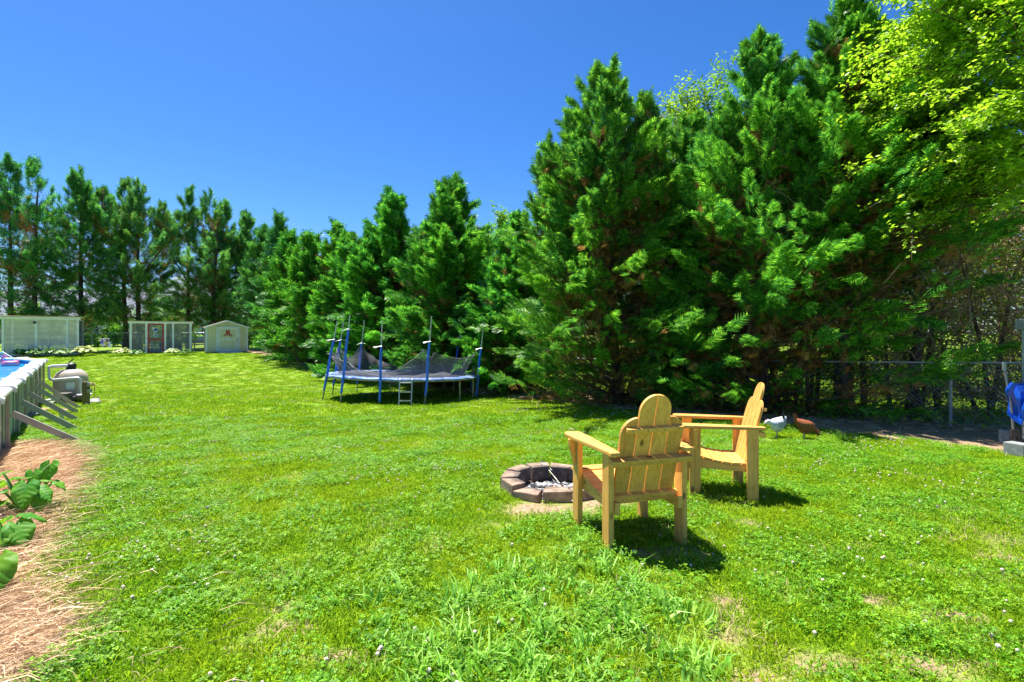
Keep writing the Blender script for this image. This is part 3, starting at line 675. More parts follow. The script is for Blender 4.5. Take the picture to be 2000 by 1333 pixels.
bl = [(985, 27, 415, 2.6, 'yellow-green broadleaf tree peeking out right of the tree behind the trampoline', 80, 14, .20),
      (1335, 20, 175, 3.0, 'pale flowering broadleaf treetop between the two biggest cypresses', 90, 16, .15),
      (1420, 18.5, 120, 2.4, 'wispy yellow-green broadleaf crown showing left of the pointed near cypress', 70, 14, .13),
      (1180, 30, 380, 4.0, 'broadleaf tree far beyond the fence behind the broad cypress', 80, 14, .26),
      (1560, 26, 380, 4.2, 'broadleaf tree standing on the neighbouring grass right of centre', 80, 14, .24),
      (1750, 19, 330, 3.4, 'broadleaf tree beyond the fence seen through bare twigs at the right', 90, 16, .17),
      (1960, 17, 300, 3.4, 'broadleaf tree behind the thicket at the right edge', 90, 14, .17),
      (1060, 36, 470, 4.0, 'distant broadleaf tree seen low through the gap behind the trampoline', 60, 12, .32),
      (1380, 34, 450, 4.4, 'distant broadleaf tree low between the near cypress trunks', 60, 12, .32),
      (1660, 34, 480, 4.4, 'distant broadleaf tree at the end of the neighbouring grass', 60, 12, .32),
      (860, 42, 470, 4.2, 'distant broadleaf tree filling the gap left of the fence corner', 60, 12, .36)]
for i, (px_, Y_, ay, Rb, lab, nb, pt, sz) in enumerate(bl):
    b_, h_ = tree_at(px_, Y_, ay); broadleaf(b_, h_, Rb, lab, nb, pt, sz, 40+i)

# leafy branches hanging in from the right: near tree
r = np.random.default_rng(77)
root = thing('broadleaf_tree', 'near tree with glowing yellow-green leaves arching in from the upper right corner', 'tree', (9.9, 8.7, Gf(9.9, 8.7)))
MB().path([(0, 0, -.1), (.05, .05, 2), (-.1, 0, 4), (-.3, -.1, 6), (-.6, -.1, 8.2)], [.17, .14, .11, .08, .03], 8).build('trunk', M['bark'], root, smooth=True)
nb = 150; z = r.uniform(4.5, 9.0, nb); az = PI+r.uniform(-1.25, .95, nb); el = r.uniform(-.12, .6, nb); Lb = r.uniform(1.4, 3.5, nb)*np.clip(1.2-(z-3.8)*.07, .6, 1.1)
st = np.stack([-.1-.05*z, 0*z, z-.6], 1); d = np.stack([np.cos(az)*np.cos(el), np.sin(az)*np.cos(el), np.sin(el)], 1)
tip = st+d*Lb[:, None]; tip[:, 2] -= .10*Lb; mid = st+d*(Lb*.5)[:, None]; mid[:, 2] += .12
V, Fc = twig_strips(st, mid, tip, .022); o = link('limbs', tri_mesh('limbs', V, Fc), M['bark'], root); o['kind'] = 'stuff'
ntw = 17; ix = np.repeat(np.arange(nb), ntw); f = r.uniform(.25, 1, len(ix))[:, None]
s0 = np.where(f < .5, st[ix]+(mid-st)[ix]*f*2, mid[ix]+(tip-mid)[ix]*(f-.5)*2); dd = norm(tip-mid)[ix]+r.normal(0, .55, (len(ix), 3))*np.array([1, 1, .5])
ln = r.uniform(.35, .8, len(ix))
V, Fc = leafy_twigs(r, s0, dd, ln, 26, .092, .15, .045); link('crown', tri_mesh('crown', V, Fc), M['decid'], root)
e = norm(dd)*ln[:, None]; p2 = s0+e; p2[:, 2] -= .15*ln; p1 = s0+e*.5
V, Fc = twig_strips(s0, p1, p2, .006); o = link('twigs', tri_mesh('twigs', V, Fc), M['twig'], root); o['kind'] = 'stuff'

# tangled thicket of vines and brush at the right, beyond the fence
r = np.random.default_rng(91)
def tangle(n, lo, hi, wid, lmin, lmax):
    P0 = r.uniform(0, 1, (n, 3))*(np.array(hi)-np.array(lo))+np.array(lo); d = norm(r.normal(0, 1, (n, 3))*np.array([1, .7, .8]))*r.uniform(lmin, lmax, n)[:, None]
    P2 = P0+d; P1 = (P0+P2)/2+r.normal(0, .12, (n, 3)); zz = lambda p: np.stack([p[:, 0], p[:, 1], np.maximum(p[:, 2], G(p[:, 0], p[:, 1])+.02)], 1)
    return twig_strips(zz(P0), zz(P1), zz(P2), wid)
V, Fc = merge([tangle(6500, (7.6, 9.6, -.2), (14.5, 12.6, 5.6), .008, .4, 1.5), tangle(500, (7.4, 9.8, 0), (14, 12.5, 4.6), .02, 1.0, 2.6), tangle(2600, (5.2, 10.2, 1.2), (9.8, 12.8, 5.4), .008, .4, 1.5)])
o = link('vine_thicket', tri_mesh('vine_thicket', V, Fc), M['pale_twig']); tag(o, 'dense brown tangle of bare vines and twigs beyond the fence at the right', 'thicket', kind='stuff')
n = 32000; P0 = r.uniform(0, 1, (n, 3))*np.array([8.6, 3.4, 5.4])+np.array([6.0, 9.9, -.1]); P0[:, 2] = np.maximum(P0[:, 2], G(P0[:, 0], P0[:, 1])+.05)
k = wob(P0[:, 0]+P0[:, 2], P0[:, 2]*1.3-P0[:, 0]*.3, 1.2, 8) > -.25; P0 = P0[k]
V, Fc = place(*LEAF, P0, r.normal(0, 1, P0.shape), np.array([0, 0, 1.])+r.normal(0, .6, P0.shape), r.uniform(.06, .12, len(P0)))
o = link('thicket_leaves', tri_mesh('thicket_leaves', V, Fc), M['under']); tag(o, 'scattered green leaves growing through the brown vines behind the right fence', 'foliage', kind='stuff')
mb = MB()
for i in range(26):
    x = r.uniform(5.6, 11.5); y = r.uniform(10.6, 12.6); h2 = r.uniform(2.2, 4.6); dx = r.uniform(-1.4, 1.4); z = Gf(x, y)
    mb.path([(x, y, z-.1), (x+dx*.25, y, z+h2*.35), (x+dx*.6, y+.1, z+h2*.7), (x+dx*1.1, y, z+h2)], [.05, .04, .028, .008], 6)
o = mb.build('sapling_stems', M['bark'], None, smooth=True); tag(o, 'dark leaning sapling stems crossing inside the brown vine thicket', 'saplings', kind='stuff')
# low growth and litter beneath the hedge row
n = 9000; tt = r.uniform(0, 1, n); ri = (tt*(len(ROW)-1)); i0 = np.minimum(ri.astype(int), len(ROW)-2); ff = ri-i0; RA = np.array(ROW)
c = RA[i0]*(1-ff)[:, None]+RA[i0+1]*ff[:, None]+r.normal(0, .5, (n, 2))+np.array([.35, .35]); nearf = c[:, 1] < 31; c = c[nearf]
P0 = np.stack([c[:, 0], c[:, 1], G(c[:, 0], c[:, 1])+r.uniform(0, .5, len(c))**2*1.2], 1)
V, Fc = place(*LEAF, P0, r.normal(0, 1, P0.shape), np.array([0, 0, 1.])+r.normal(0, .6, P0.shape), r.uniform(.05, .13, len(P0)))
o = link('undergrowth', tri_mesh('undergrowth', V, Fc), M['under']); tag(o, 'weedy undergrowth at the foot of the cypress hedge row', 'undergrowth', kind='stuff')
n = 9000; tt = r.uniform(0, .62, n); ri = (tt*(len(ROW)-1)); i0 = ri.astype(int); ff = ri-i0
c = RA[i0]*(1-ff)[:, None]+RA[i0+1]*ff[:, None]+r.normal(0, .75, (n, 2))
P0 = np.stack([c[:, 0], c[:, 1], G(c[:, 0], c[:, 1])+.012], 1); d = norm(r.normal(0, 1, (n, 3))*np.array([1, 1, .12]))*r.uniform(.08, .3, n)[:, None]
V, Fc = twig_strips(P0, P0+d*.5+np.array([0, 0, .012]), P0+d, .004); o = link('leaf_litter', tri_mesh('leaf_litter', V, Fc), M['straw']); tag(o, 'brown needles and twigs littering the shaded dirt under the hedge row', 'litter', kind='stuff')

# pine straw bed, left foreground
n = 26000; lo = STRAW.min(0); hi = STRAW.max(0); lo = np.maximum(lo, [-9, 1.4]); c = r.uniform(0, 1, (n*3, 2))*(hi-lo)+lo
w1 = r.normal(0, .10, c.shape); c = c[inside(STRAW, c[:, 0]+w1[:, 0], c[:, 1]+w1[:, 1])]
c = c[np.abs(c[:, 0]) < 1.12*c[:, 1]+.5]
c = c[~inside(POOLPOLY, c[:, 0], c[:, 1])][:n]; n = len(c)
P0 = np.stack([c[:, 0], c[:, 1], G(c[:, 0], c[:, 1])+r.uniform(.004, .05, n)], 1)
a = r.normal(.5, .7, n); d = np.stack([np.cos(a), np.sin(a), r.normal(0, .12, n)], 1)*r.uniform(.10, .26, n)[:, None]
P1 = P0+d*.5+np.stack([r.normal(0, .02, n), r.normal(0, .02, n), r.uniform(0, .025, n)], 1)
V, Fc = twig_strips(P0, P1, P0+d, .0022); o = link('pine_straw', tri_mesh('pine_straw', V, Fc), M['straw']); tag(o, 'tan pine straw mulch spread beside the pool and leafy plants', 'pine straw', kind='stuff')
# stray straws on the lawn next to it
n = 300; c = r.uniform(0, 1, (n, 2))*np.array([2.6, 4.2])+np.array([-3.4, 1.9]); c[:, 0] -= (c[:, 1]-2)*.75
P0 = np.stack([c[:, 0], c[:, 1], G(c[:, 0], c[:, 1])+.045], 1); a = r.normal(.5, .5, n); d = np.stack([np.cos(a), np.sin(a), 0*a], 1)*r.uniform(.06, .2, n)[:, None]
V, Fc = twig_strips(P0, P0+d*.5+np.array([0, .02, .015]), P0+d, .0016); o = link('stray_straw', tri_mesh('stray_straw', V, Fc), M['straw']); tag(o, 'stray pine needles blown onto the grass beside the straw bed', 'pine straw', kind='stuff')

# ------------------------------------------------------------------ chain link fences
def chain_fence(name, pts, hgt, label, step=2.6, pitch=.075):
    p0 = Vector((*pts[0], Gf(*pts[0]))); root = thing(name, label, 'fence', p0)
    L = []
    for (a, b) in zip(pts[:-1], pts[1:]):
        a = Vector((*a, 0)); b = Vector((*b, 0)); n = max(1, round((b-a).length/step))
        for i in range(n): L.append(a.lerp(b, i/n))
    L.append(Vector((*pts[-1], 0)))
    for p in L: p.z = Gf(p.x, p.y)
    for p in L:
        q = p-p0; m = MB(); m.path([q+Vector((0, 0, -.1)), q+Vector((0, 0, hgt-.02))], .027, 8); m.lathe([(.03, 0), (.032, .02), (.02, .05), (.004, .06)], q+Vector((0, 0, hgt-.02)), 8)
        m.build('post', M['galv'], root, smooth=True)
    MB().path([p-p0+Vector((0, 0, hgt)) for p in L], .019, 6).build('top_rail', M['galv'], root, smooth=True)
    mv = []; w = .0011
    for a, b in zip(L[:-1], L[1:]):
        d = b-a; ln = d.length; u = d.normalized(); nn = int((ln+hgt)/pitch)
        for sg in (0, 1):
            for i in range(nn):
                s0 = i*pitch-hgt; t0, t1 = max(0, s0), min(ln, s0+hgt)
                z0_, z1_ = t0-s0, t1-s0
                if sg: z0_, z1_ = hgt-z0_, hgt-z1_
                A = a+u*t0-p0+Vector((0, 0, z0_+d.z*t0/ln-0)); B = a+u*t1-p0+Vector((0, 0, z1_+d.z*t1/ln))
                A.z = (a.z-p0.z)+z0_+d.z*t0/ln; B.z = (a.z-p0.z)+z1_+d.z*t1/ln
                mv.append((A, B))
    P0 = np.array([tuple(a) for a, b in mv]); P2_ = np.array([tuple(b) for a, b in mv]); V, Fc = twig_strips(P0, (P0+P2_)/2, P2_, w*1.6)
    V2 = V.reshape(-1, 6, 3); V2[:, 4:6] += (V2[:, 0:2]-P0[:, None])*.8
    o = link('wire_mesh', tri_mesh('wire_mesh', V2.reshape(-1, 3), Fc), M['galv'], root); o['kind'] = 'stuff'
    return root
chain_fence('chain_link_fence', [(14.0, 6.9), (8.25, 9.25), (6.6, 11.0), (3.2, 14.2), (.55, 17.6), (-2.0, 20.6), (-9, 27), (-15, 33), (-18.2, 37.6)], 1.2, 'grey chain link fence running behind the hedge row with open corner section at the right')
chain_fence('chain_link_fence', [(-18.2, 37.6), (-23.5, 34.9), (-32.5, 29.4+1.2)], 1.35, 'low chain link fence running behind the pens and the shed')

# ------------------------------------------------------------------ adirondack chairs
def make_chair(label):
    root = thing('garden_chair', label, 'chair', (0, 0, 0), 0, 'two yellow pine garden chairs beside the fire pit')
    # local: front = +y, width along x, origin on the ground under the middle
    W2, D2 = .30, .27; lt, lw = .04, .095; ah = .655
    for sx in (-1, 1):
        for sy in (-1, 1):
            MB().box((sx*(W2-lt/2), sy*(D2-lw/2+.02), ah/2-.01), (lt, lw, ah+.02)).build('leg', M['pine_z'], root, bevel=.004)
        # armrest: wide round front, narrow rear
        o = []
        for k in range(9):
            a = PI*k/8; o.append((sx*(W2-.02)+.068*math.cos(a)*1.0, .335+.045*math.sin(a)))
        o += [(sx*(W2-.02)-.066, .16), (sx*(W2-.02)-(.045 if sx > 0 else .03), -.30), (sx*(W2-.02)-.035, -.345), (sx*(W2-.02)+.035, -.345), (sx*(W2-.02)+(.03 if sx > 0 else .045), -.30), (sx*(W2-.02)+.066, .16)]
        m = Matrix(((1, 0, 0, 0), (0, 0, 1, 0), (0, 1, 0, ah+.0145), (0, 0, 0, 1)))
        MB().prism(o, .027, m).build('armrest', M['pine_y'], root, bevel=.006)
        # bracket outside the front leg
        br = [(0, 0), (.055, 0), (.05, -.05), (.03, -.12), (.012, -.18), (0, -.19)]
        MB().prism([(sx*(W2+.001+x), ah-.001+z) for x, z in br], .035, Matrix.Translation((0, .245, 0))).build('arm_bracket', M['pine_z'], root, bevel=.003)
        # side rail with dished top
        top = [(-.30, .345), (-.2, .325), (-.08, .322), (.05, .337), (.17, .365), (.285, .395)]
        poly = top+[(.285, .285), (-.30, .265)]
        m = Matrix(((0, 1, 0, sx*(W2-lt-.021)), (1, 0, 0, 0), (0, 0, 1, 0), (0, 0, 0, 1)))
        MB().prism(poly, .036, m).build('side_rail', M['pine_y'], root, bevel=.003)
    MB().box((0, .303, .332), (2*W2-.085, .028, .10)).build('front_apron', M['pine_x'], root, bevel=.003)
    # seat slats
    ys = [-.195, -.115, -.035, .045, .125, .205, .29]
    def topz(y): return float(np.interp(y, [-.30, -.2, -.08, .05, .17, .285, .34], [.345, .325, .322, .337, .365, .395, .40]))
    for y in ys:
        z = topz(y); sl_ = math.atan2(topz(y+.03)-topz(y-.03), .06)
        MB().box((0, y, z+.0125), (2*W2-.005 if y > .26 else 2*W2-2*lt-.006, .074, .022), Matrix.Rotation(sl_, 3, 'X')).build('seat_slat', M['pine_x'], root, bevel=.003)
    # back: tilted frame
    lean = R(15); piv = Vector((0, -.20, .335))
    T = Matrix.Translation(piv) @ Matrix.Rotation(lean, 4, 'X')
    bw = .113; g = .006
    def arc(cx_, cz_, r_, a0, a1, n=8): return [(cx_+r_*math.cos(R(a0+(a1-a0)*i/n)), cz_+r_*math.sin(R(a0+(a1-a0)*i/n))) for i in range(n+1)]
    h_out, h_in = .475, .63
    outer = [(g/2+bw+g, 0), (2*bw+1.5*g-.008, 0), (2*bw+1.5*g, h_out)] + arc(bw+g*1.5, h_out, bw, 0, 86)[1:] + [(g/2+bw+g, h_out+bw)]
    inner = [(g/2, 0), (g/2+bw, 0), (g/2+bw, h_in)] + arc(g/2, h_in, bw, 0, 90)[1:]
    for sx in (-1, 1):
        for poly in (outer, inner):
            MB().prism([(sx*x, z) for x, z in poly], .022, T).build('back_slat', M['pine_z'], root, bevel=.003)
    for zr, wr, hh, th in ((.02, .50, .055, .035), (.30, .60, .04, .06), (.515, .42, .028, .035)):
        MB().prism([(-wr/2, zr-hh/2), (wr/2, zr-hh/2), (wr/2, zr+hh/2), (-wr/2, zr+hh/2)], th, T @ Matrix.Translation((0, -.012-th/2, 0))).build('back_rail', M['pine_x'], root, bevel=.003)
    for zr in (.02, .30, .515):
        for xx in (-.175, -.06, .06, .175):
            if zr == .515 and abs(xx) > .1 and False: continue
            q = T @ Vector((xx, -.012-(.0605 if zr == .30 else .0355), zr)); MB().path([q, q+Vector((0, -.002, 0))], .0045, 6).build('screw', M['iron'], root)
    return root
ch = make_chair('yellow pine garden chair seen from behind, standing closest to the fire pit')
def face(o, pts):
    """place a chair from its four foot points: front left, front right, rear left, rear right"""
    c = sum(pts, Vector())/4; f = ((pts[0]+pts[1])-(pts[2]+pts[3])).normalized()
    o.scale = (1.02, 1.04, 1.035); o.location = (c.x-.012, c.y-.05, Gf(c.x, c.y)-.005); o.rotation_euler = (0, 0, math.atan2(f.y, f.x)-PI/2)
ch2 = copy_tree(ch); ch2['label'] = 'yellow pine garden chair seen side on, farther right, facing left past the other chair'
face(ch, [gp(1133, 1030), gp(1255, 1012), gp(1182, 1075), gp(1326, 1053)])
face(ch2, [gp(1361, 970), gp(1342, 941), gp(1463, 978), gp(1436, 947)])

# ------------------------------------------------------------------ fire pit
pit = thing('fire_pit', 'low round fire pit ringed with brown concrete blocks, filled with charcoal', 'fire pit', PIT)
rr_ = random.Random(4); NS = 11
for tier in range(2):
    for i in range(NS):
        a = 2*PI*(i+.25+(0 if tier else .5))/NS; ro, ri_ = .525, .355; z0_, z1_ = (-.02, .125) if tier else (-.17, -.022)
        da = PI/NS*.955; dz = rr_.uniform(-.008, .008); sh = rr_.uniform(-.012, .012); tw = rr_.uniform(-.04, .04)
        if tier and math.sin(a) < -.55 and math.cos(a) < -.1: sh += .025; tw += .08; dz -= .02
        m = MB(); vs = []
        for z_ in (z0_+dz, z1_+dz):
            for r_, s_ in ((ri_, -1), (ri_, 1), (ro, 1), (ro, -1)):
                q = .93 if (r_ == ro) else .97
                vs.append(Vector((math.cos(s_*da*q)*r_-.44, math.sin(s_*da*q)*r_, z_)))
        vs = [Matrix.Rotation(tw, 3, 'Z') @ v + Vector((.44+sh, 0, 0)) for v in vs]
        vs = [Matrix.Rotation(a, 3, 'Z') @ v + Vector([rr_.uniform(-.007, .007) for _ in range(3)]) for v in vs]
        m.add(vs, [(0, 1, 2, 3), (4, 5, 6, 7), (0, 1, 5, 4), (1, 2, 6, 5), (2, 3, 7, 6), (3, 0, 4, 7)])
        m.build('block', M['stone'], pit, bevel=.010)
MB().lathe([(.02, -.02), (.15, -.02), (.28, -.05), (.36, -.08)], n=20).build('ash_bed', M['ash'], pit, smooth=True)
m = MB(); ICO = [Vector(v).normalized() for v in ((0, 0, 1), (.9, 0, .4), (.28, .85, .4), (-.72, .5, .45), (-.72, -.5, .4), (.28, -.85, .45), (.7, .5, -.45), (-.3, .85, -.4), (-.9, 0, -.4), (-.3, -.85, -.45), (.7, -.5, -.4), (0, 0, -1))]
ICF = [(0, 1, 2), (0, 2, 3), (0, 3, 4), (0, 4, 5), (0, 5, 1), (1, 6, 2), (2, 7, 3), (3, 8, 4), (4, 9, 5), (5, 10, 1), (2, 6, 7), (3, 7, 8), (4, 8, 9), (5, 9, 10), (1, 10, 6), (11, 7, 6), (11, 8, 7), (11, 9, 8), (11, 10, 9), (11, 6, 10)]
def lump(m, c, s, rnd):
    q = Matrix.Rotation(rnd.uniform(0, 6), 3, 'Z') @ Matrix.Rotation(rnd.uniform(0, 6), 3, 'X')
    m.add([Vector(c)+q @ Vector((v.x*s[0], v.y*s[1], v.z*s[2]))*rnd.uniform(.75, 1.2) for v in ICO], ICF)
m2 = MB()
for i in range(420):
    a = rr_.uniform(0, 6.28); d = .31*math.sqrt(rr_.random()); s = rr_.uniform(.012, .032)
    lump(m if i % 5 < 3 else m2, (d*math.cos(a), d*math.sin(a), -.005+s*.4-.05*(d/.31)**2), (s*1.3, s, s*.7), rr_)
o = m.build('charcoal', M['char'], pit); o['kind'] = 'stuff'
o = m2.build('clinker', M['ash'], pit); o['kind'] = 'stuff'
m = MB(); lump(m, (0, 0, 0), (.055, .03, .02), rr_); o = m.build('wood_chunk', M['pine_x'], None, loc=(PIT.x+.02, PIT.y-.04, PIT.z+.01)); tag(o, 'charred orange wood chunk lying on the coals', 'wood')
# roasting fork resting on the back of the ring
fk = thing('roasting_fork', 'long steel roasting fork leaning on the back blocks of the fire pit', 'fork', (PIT.x-.07, PIT.y+.44, PIT.z+.14), 0)
tgt = Vector((.22, -.42, -.19))
MB().path([(0, 0, 0), tgt*.5, tgt], .005, 6).build('shaft', M['iron'], fk, smooth=True)
MB().path([(0.02, .03, 0), (-.03, .02, .01), (-.02, -.03, -.0), (.05, -.10, -.03), (.09, -.13, -.05), (.06, -.07, -.03), (.01, 0, 0)], .005, 6).build('handle', M['iron'], fk, smooth=True)
MB().path([tgt*.5+Vector((-.02, -.02, -.02)), tgt*.8+Vector((-.05, 0, 0))], .004, 6).build('prong', M['iron'], fk)

# ------------------------------------------------------------------ trampoline
TC = Vector((-3.39, 15.5, 0)); TR = 2.27
def tz(x, y): return .165-.030*y-.024*x         # frame height (world z) at local x, y
tr = thing('trampoline', 'large round trampoline with blue padded poles and sagging black net', 'trampoline', (TC.x, TC.y, Gf(TC.x, TC.y)))
tz0 = Gf(TC.x, TC.y)
def tp(a, rad, dz=0.0): x, y = rad*math.cos(a), rad*math.sin(a); return Vector((x, y, tz(x, y)-tz0+dz))
NN = 64
MB().path([tp(2*PI*i/NN, TR, -.03) for i in range(NN+1)], .03, 6, False).build('frame_ring', M['steel_leg'], tr, smooth=True)
m = MB(); m.add([tp(2*PI*i/NN, TR-.32, 0) for i in range(NN)]+[tp(0, 0, -.03)], [(i, (i+1) % NN, NN) for i in range(NN)]); m.build('jumping_mat', M['mat'], tr, smooth=True)
m = MB(); vs = []; nr = ((TR-.36, .015), (TR-.30, .035), (TR-.05, .045), (TR+.06, .015), (TR+.06, -.025))
for rad, dz in nr: vs += [tp(2*PI*i/NN, rad+.008*math.sin(i*2.3), dz+.008*math.sin(i*1.7+rad*9)) for i in range(NN)]
m.add(vs, [(k*NN+i, k*NN+(i+1) % NN, (k+1)*NN+(i+1) % NN, (k+1)*NN+i) for k in range(4) for i in range(NN)]); m.build('spring_pad', M['pad'], tr, smooth=True)
def ring_angle(px_, sg, rad=TR):
    k = (px_-CX)/F; best = None
    for i in range(3600):
        a = 2*PI*i/3600; x, y = TC.x+rad*math.cos(a), TC.y+rad*math.sin(a)
        if (1 if math.sin(a) > -.09 else -1) != sg: continue
        e = abs(x/y-k)
        if best is None or e < best[0]: best = (e, a)
    return best[1]
poles = [(643, -1, .16, 1), (659, 1, .14, 1), (674, -1, .10, 2), (703, 1, .10, 1), (744, -1, .03, 1), (832, -1, .07, 0), (886, 1, .10, 2), (920, 1, .12, 1), (931, -1, .10, 1)]
POL = []
for xo, sg, ln, typ in poles:
    pxo = xo; xo = (xo-790)/143; a = ring_angle(pxo, sg); rad = TR+.07
    x, y = rad*math.cos(a), rad*math.sin(a); zg = Gf(TC.x+x, TC.y+y)-tz0; zp = tz(x, y)-tz0
    bot = Vector((x-.5*ln, y, zp-.42)); top = Vector((x+1.9*ln, y, zp+1.63+.1*math.sin(xo*7)))
    foot = Vector((x*1.0-1.6*ln*.5, y, zg-.03)); col = zp+(.95 if typ != 2 else 1.25)+.08*math.sin(xo*5); POL.append((a, col))
    f = (col-bot.z)/(top.z-bot.z); cpt = bot.lerp(top, f)
    MB().path([foot, Vector((x, y, zp-.05))], .022, 8).build('leg', M['steel_leg'], tr, smooth=True)
    MB().path([cpt, top, top+Vector((.003, 0, .03))], [.017, .017, .024], 8).build('pole', M['galv'], tr, smooth=True)
    sl0 = bot.lerp(cpt, .0)
    o = MB().path([sl0+Vector((-.0, 0, -.16 if pxo in (744, 931) else 0)), sl0.lerp(cpt, .3)+Vector((.012, 0, 0)), sl0.lerp(cpt, .7)+Vector((-.008, 0, 0)), cpt], [.034, .038, .037, .030], 8).build('foam_sleeve', M['blue'], tr, smooth=True)
    MB().path([cpt+Vector((-.16, -.05, -.03)), cpt+Vector((-.04, -.03, .02)), cpt+Vector((.06, -.03, .03)), cpt+Vector((.2*math.cos(xo*9), -.06, .0))], [.006, .011, .011, .005], 5).build('strap', M['galv'], tr, smooth=True)
for xo, sg in ((762, 1), (826, 1), (898, -1), (868, 1), (924, -1)):
    a = ring_angle(xo, sg); x, y = TR*math.cos(a), TR*math.sin(a); zg = Gf(TC.x+x, TC.y+y)-tz0
    MB().path([(x, y, zg-.03), (x, y, tz(x, y)-tz0-.04)], .022, 8).build('leg', M['steel_leg'], tr, smooth=True)
# net: hung between the collars, sagging
m_, nt, out = new_mat('net'); d1 = N(nt, 'ShaderNodeBsdfDiffuse'); d1.inputs[0].default_value = (.20, .20, .21, 1); t1 = N(nt, 'ShaderNodeBsdfTransparent')
tcn = nt.nodes.new('ShaderNodeTexCoord'); nf = noise_fac(nt, tcn.outputs['Object'], 3.0, 4, .6); mr = N(nt, 'ShaderNodeMapRange'); mr.inputs['To Min'].default_value = .25; mr.inputs['To Max'].default_value = .58; nt.links.new(nf, mr.inputs[0])
mxn = N(nt, 'ShaderNodeMixShader'); nt.links.new(mr.outputs[0], mxn.inputs[0]); nt.links.new(t1.outputs[0], mxn.inputs[1]); nt.links.new(d1.outputs[0], mxn.inputs[2]); nt.links.new(mxn.outputs[0], out.inputs[0])
# (angle in degrees from +x anticlockwise, height of the top edge above the pad)
NK = [(643, -1, .62), (655, -1, .50), (674, -1, .42), (700, -1, .20), (744, -1, .12), (775, -1, .22), (815, -1, .62), (832, -1, .84), (842, -1, .55), (848, -1, .74), (870, -1, .62), (900, -1, .56), (925, -1, .66), (931, -1, .72),
      (920, 1, .74), (905, 1, .50), (886, 1, .52), (860, 1, .50), (835, 1, .25), (800, 1, .14), (770, 1, .14), (735, 1, .40), (715, 1, .66), (703, 1, .88), (692, 1, .50), (676, 1, .45), (662, 1, .80), (652, 1, .6)]
kk = sorted(((math.degrees(ring_angle(p, g))+180) % 360-180, h) for p, g, h in NK); knots = [(kk[-1][0]-360, kk[-1][1])]+kk+[(kk[0][0]+360, kk[0][1])]
ka = [k[0] for k in knots]; kh = [k[1] for k in knots]; NA, NH = 220, 9; vs = []
for j in range(NH):
    v = j/(NH-1)
    for i in range(NA):
        ad = -180+360*i/NA; a = R(ad); hh = float(np.interp(ad, ka, kh)); fold = math.sin(ad*.55+v*2)*.05+math.sin(ad*1.9)*.022
        rad = TR-.03-.30*(1-v)**1.0-(.10-.05*hh)*math.sin(v*PI)+fold*(.3+.7*v)-.25*max(0, .35-hh)*v
        vs.append(tp(a, rad, .02+hh*v+.03*math.sin(ad*.8+4*v)*v*(1-v)*4))
fs = [(j*NA+i, j*NA+(i+1) % NA, (j+1)*NA+(i+1) % NA, (j+1)*NA+i) for j in range(NH-1) for i in range(NA)]
m = MB(); m.add(vs, fs); m.build('safety_net', m_, tr, smooth=True)
MB().path([vs[(NH-1)*NA+i] for i in range(0, NA)]+[vs[(NH-1)*NA]], .012, 5, False).build('net_hem', plain('net_hem', (.16, .16, .17), None, .8, 8, .1), tr, smooth=True)
# a fold of slack net lying on the mat
vs = []; 
for j in range(7):
    for i in range(40):
        x = -1.7+3.3*i/39; y = -1.45+.10*j+.25*math.sin(i*.23); vs.append((x, y, tz(x, y)-tz0+.03+.10*abs(math.sin(i*.5+j*.8))*(1-abs(j-3)/4)+.05*math.sin(i*.21)))
m = MB(); m.add(vs, [(j*40+i, j*40+i+1, (j+1)*40+i+1, (j+1)*40+i) for j in range(6) for i in range(39)]); m.build('slack_net', m_, tr, smooth=True)
# ladder hooked on the front
lx0, lx1 = (781-CX)/F*13.1, (805-CX)/F*13.1; lz = Gf(-2.8, 13.05)
ld = thing('trampoline_ladder', 'small two-runged steel ladder standing against the front of the trampoline', 'ladder', (lx0, 13.0, lz))
wl = lx1-lx0; topz_ = 1.5-(742-HY)/F*13.1-lz
for x in (0, wl): MB().path([(x, -.02, 0), (x, .10, topz_), (x, .17, topz_+.02)], .017, 8).build('rail', M['galv'], ld, smooth=True)
for z in (.13, .36, .60): MB().box((wl/2, -.02+.12*z/topz_, z), (wl-.03, .06, .028)).build('rung', M['galv'], ld, bevel=.004)
# brush pile right of the trampoline
bp_ = gp(944, 772); m = MB()
for i in range(70):
    p = Vector((rr_.gauss(0, .22), rr_.gauss(0, .2), abs(rr_.gauss(0, .14)))); d = Vector((rr_.gauss(0, 1), rr_.gauss(0, 1), rr_.gauss(.2, .5))).normalized()*rr_.uniform(.15, .4); m.path([p, p+d*.5, p+d], [.014, .012, .006], 4)
o = m.build('brush_pile', plain('pale_dead_wood', (.42, .34, .29), (.24, .19, .16), .9, 9, .1), None, loc=(bp_.x, bp_.y, bp_.z)); tag(o, 'pile of pale dead branches on the ground right of the trampoline', 'brush pile', kind='stuff')
o = MB().path([(-.35, 0, .05), (0, .03, .06), (.35, 0, .05)], [.06, .07, .05], 8).build('log', M['bark'], None, loc=gp(1037, 782), rot=(0, 0, .2), smooth=True); tag(o, 'short log lying at the hedge edge right of the trampoline', 'log')
# pole lying in the grass behind it
o = MB().path([(0, 0, .03), (1.1, .06, .03), (2.5, .1, .03)], .02, 6).build('steel_pipe', M['steel_leg'], None, loc=gp(702, 771), smooth=True); tag(o, 'thin steel pipe lying in the grass under the trampoline', 'pipe')

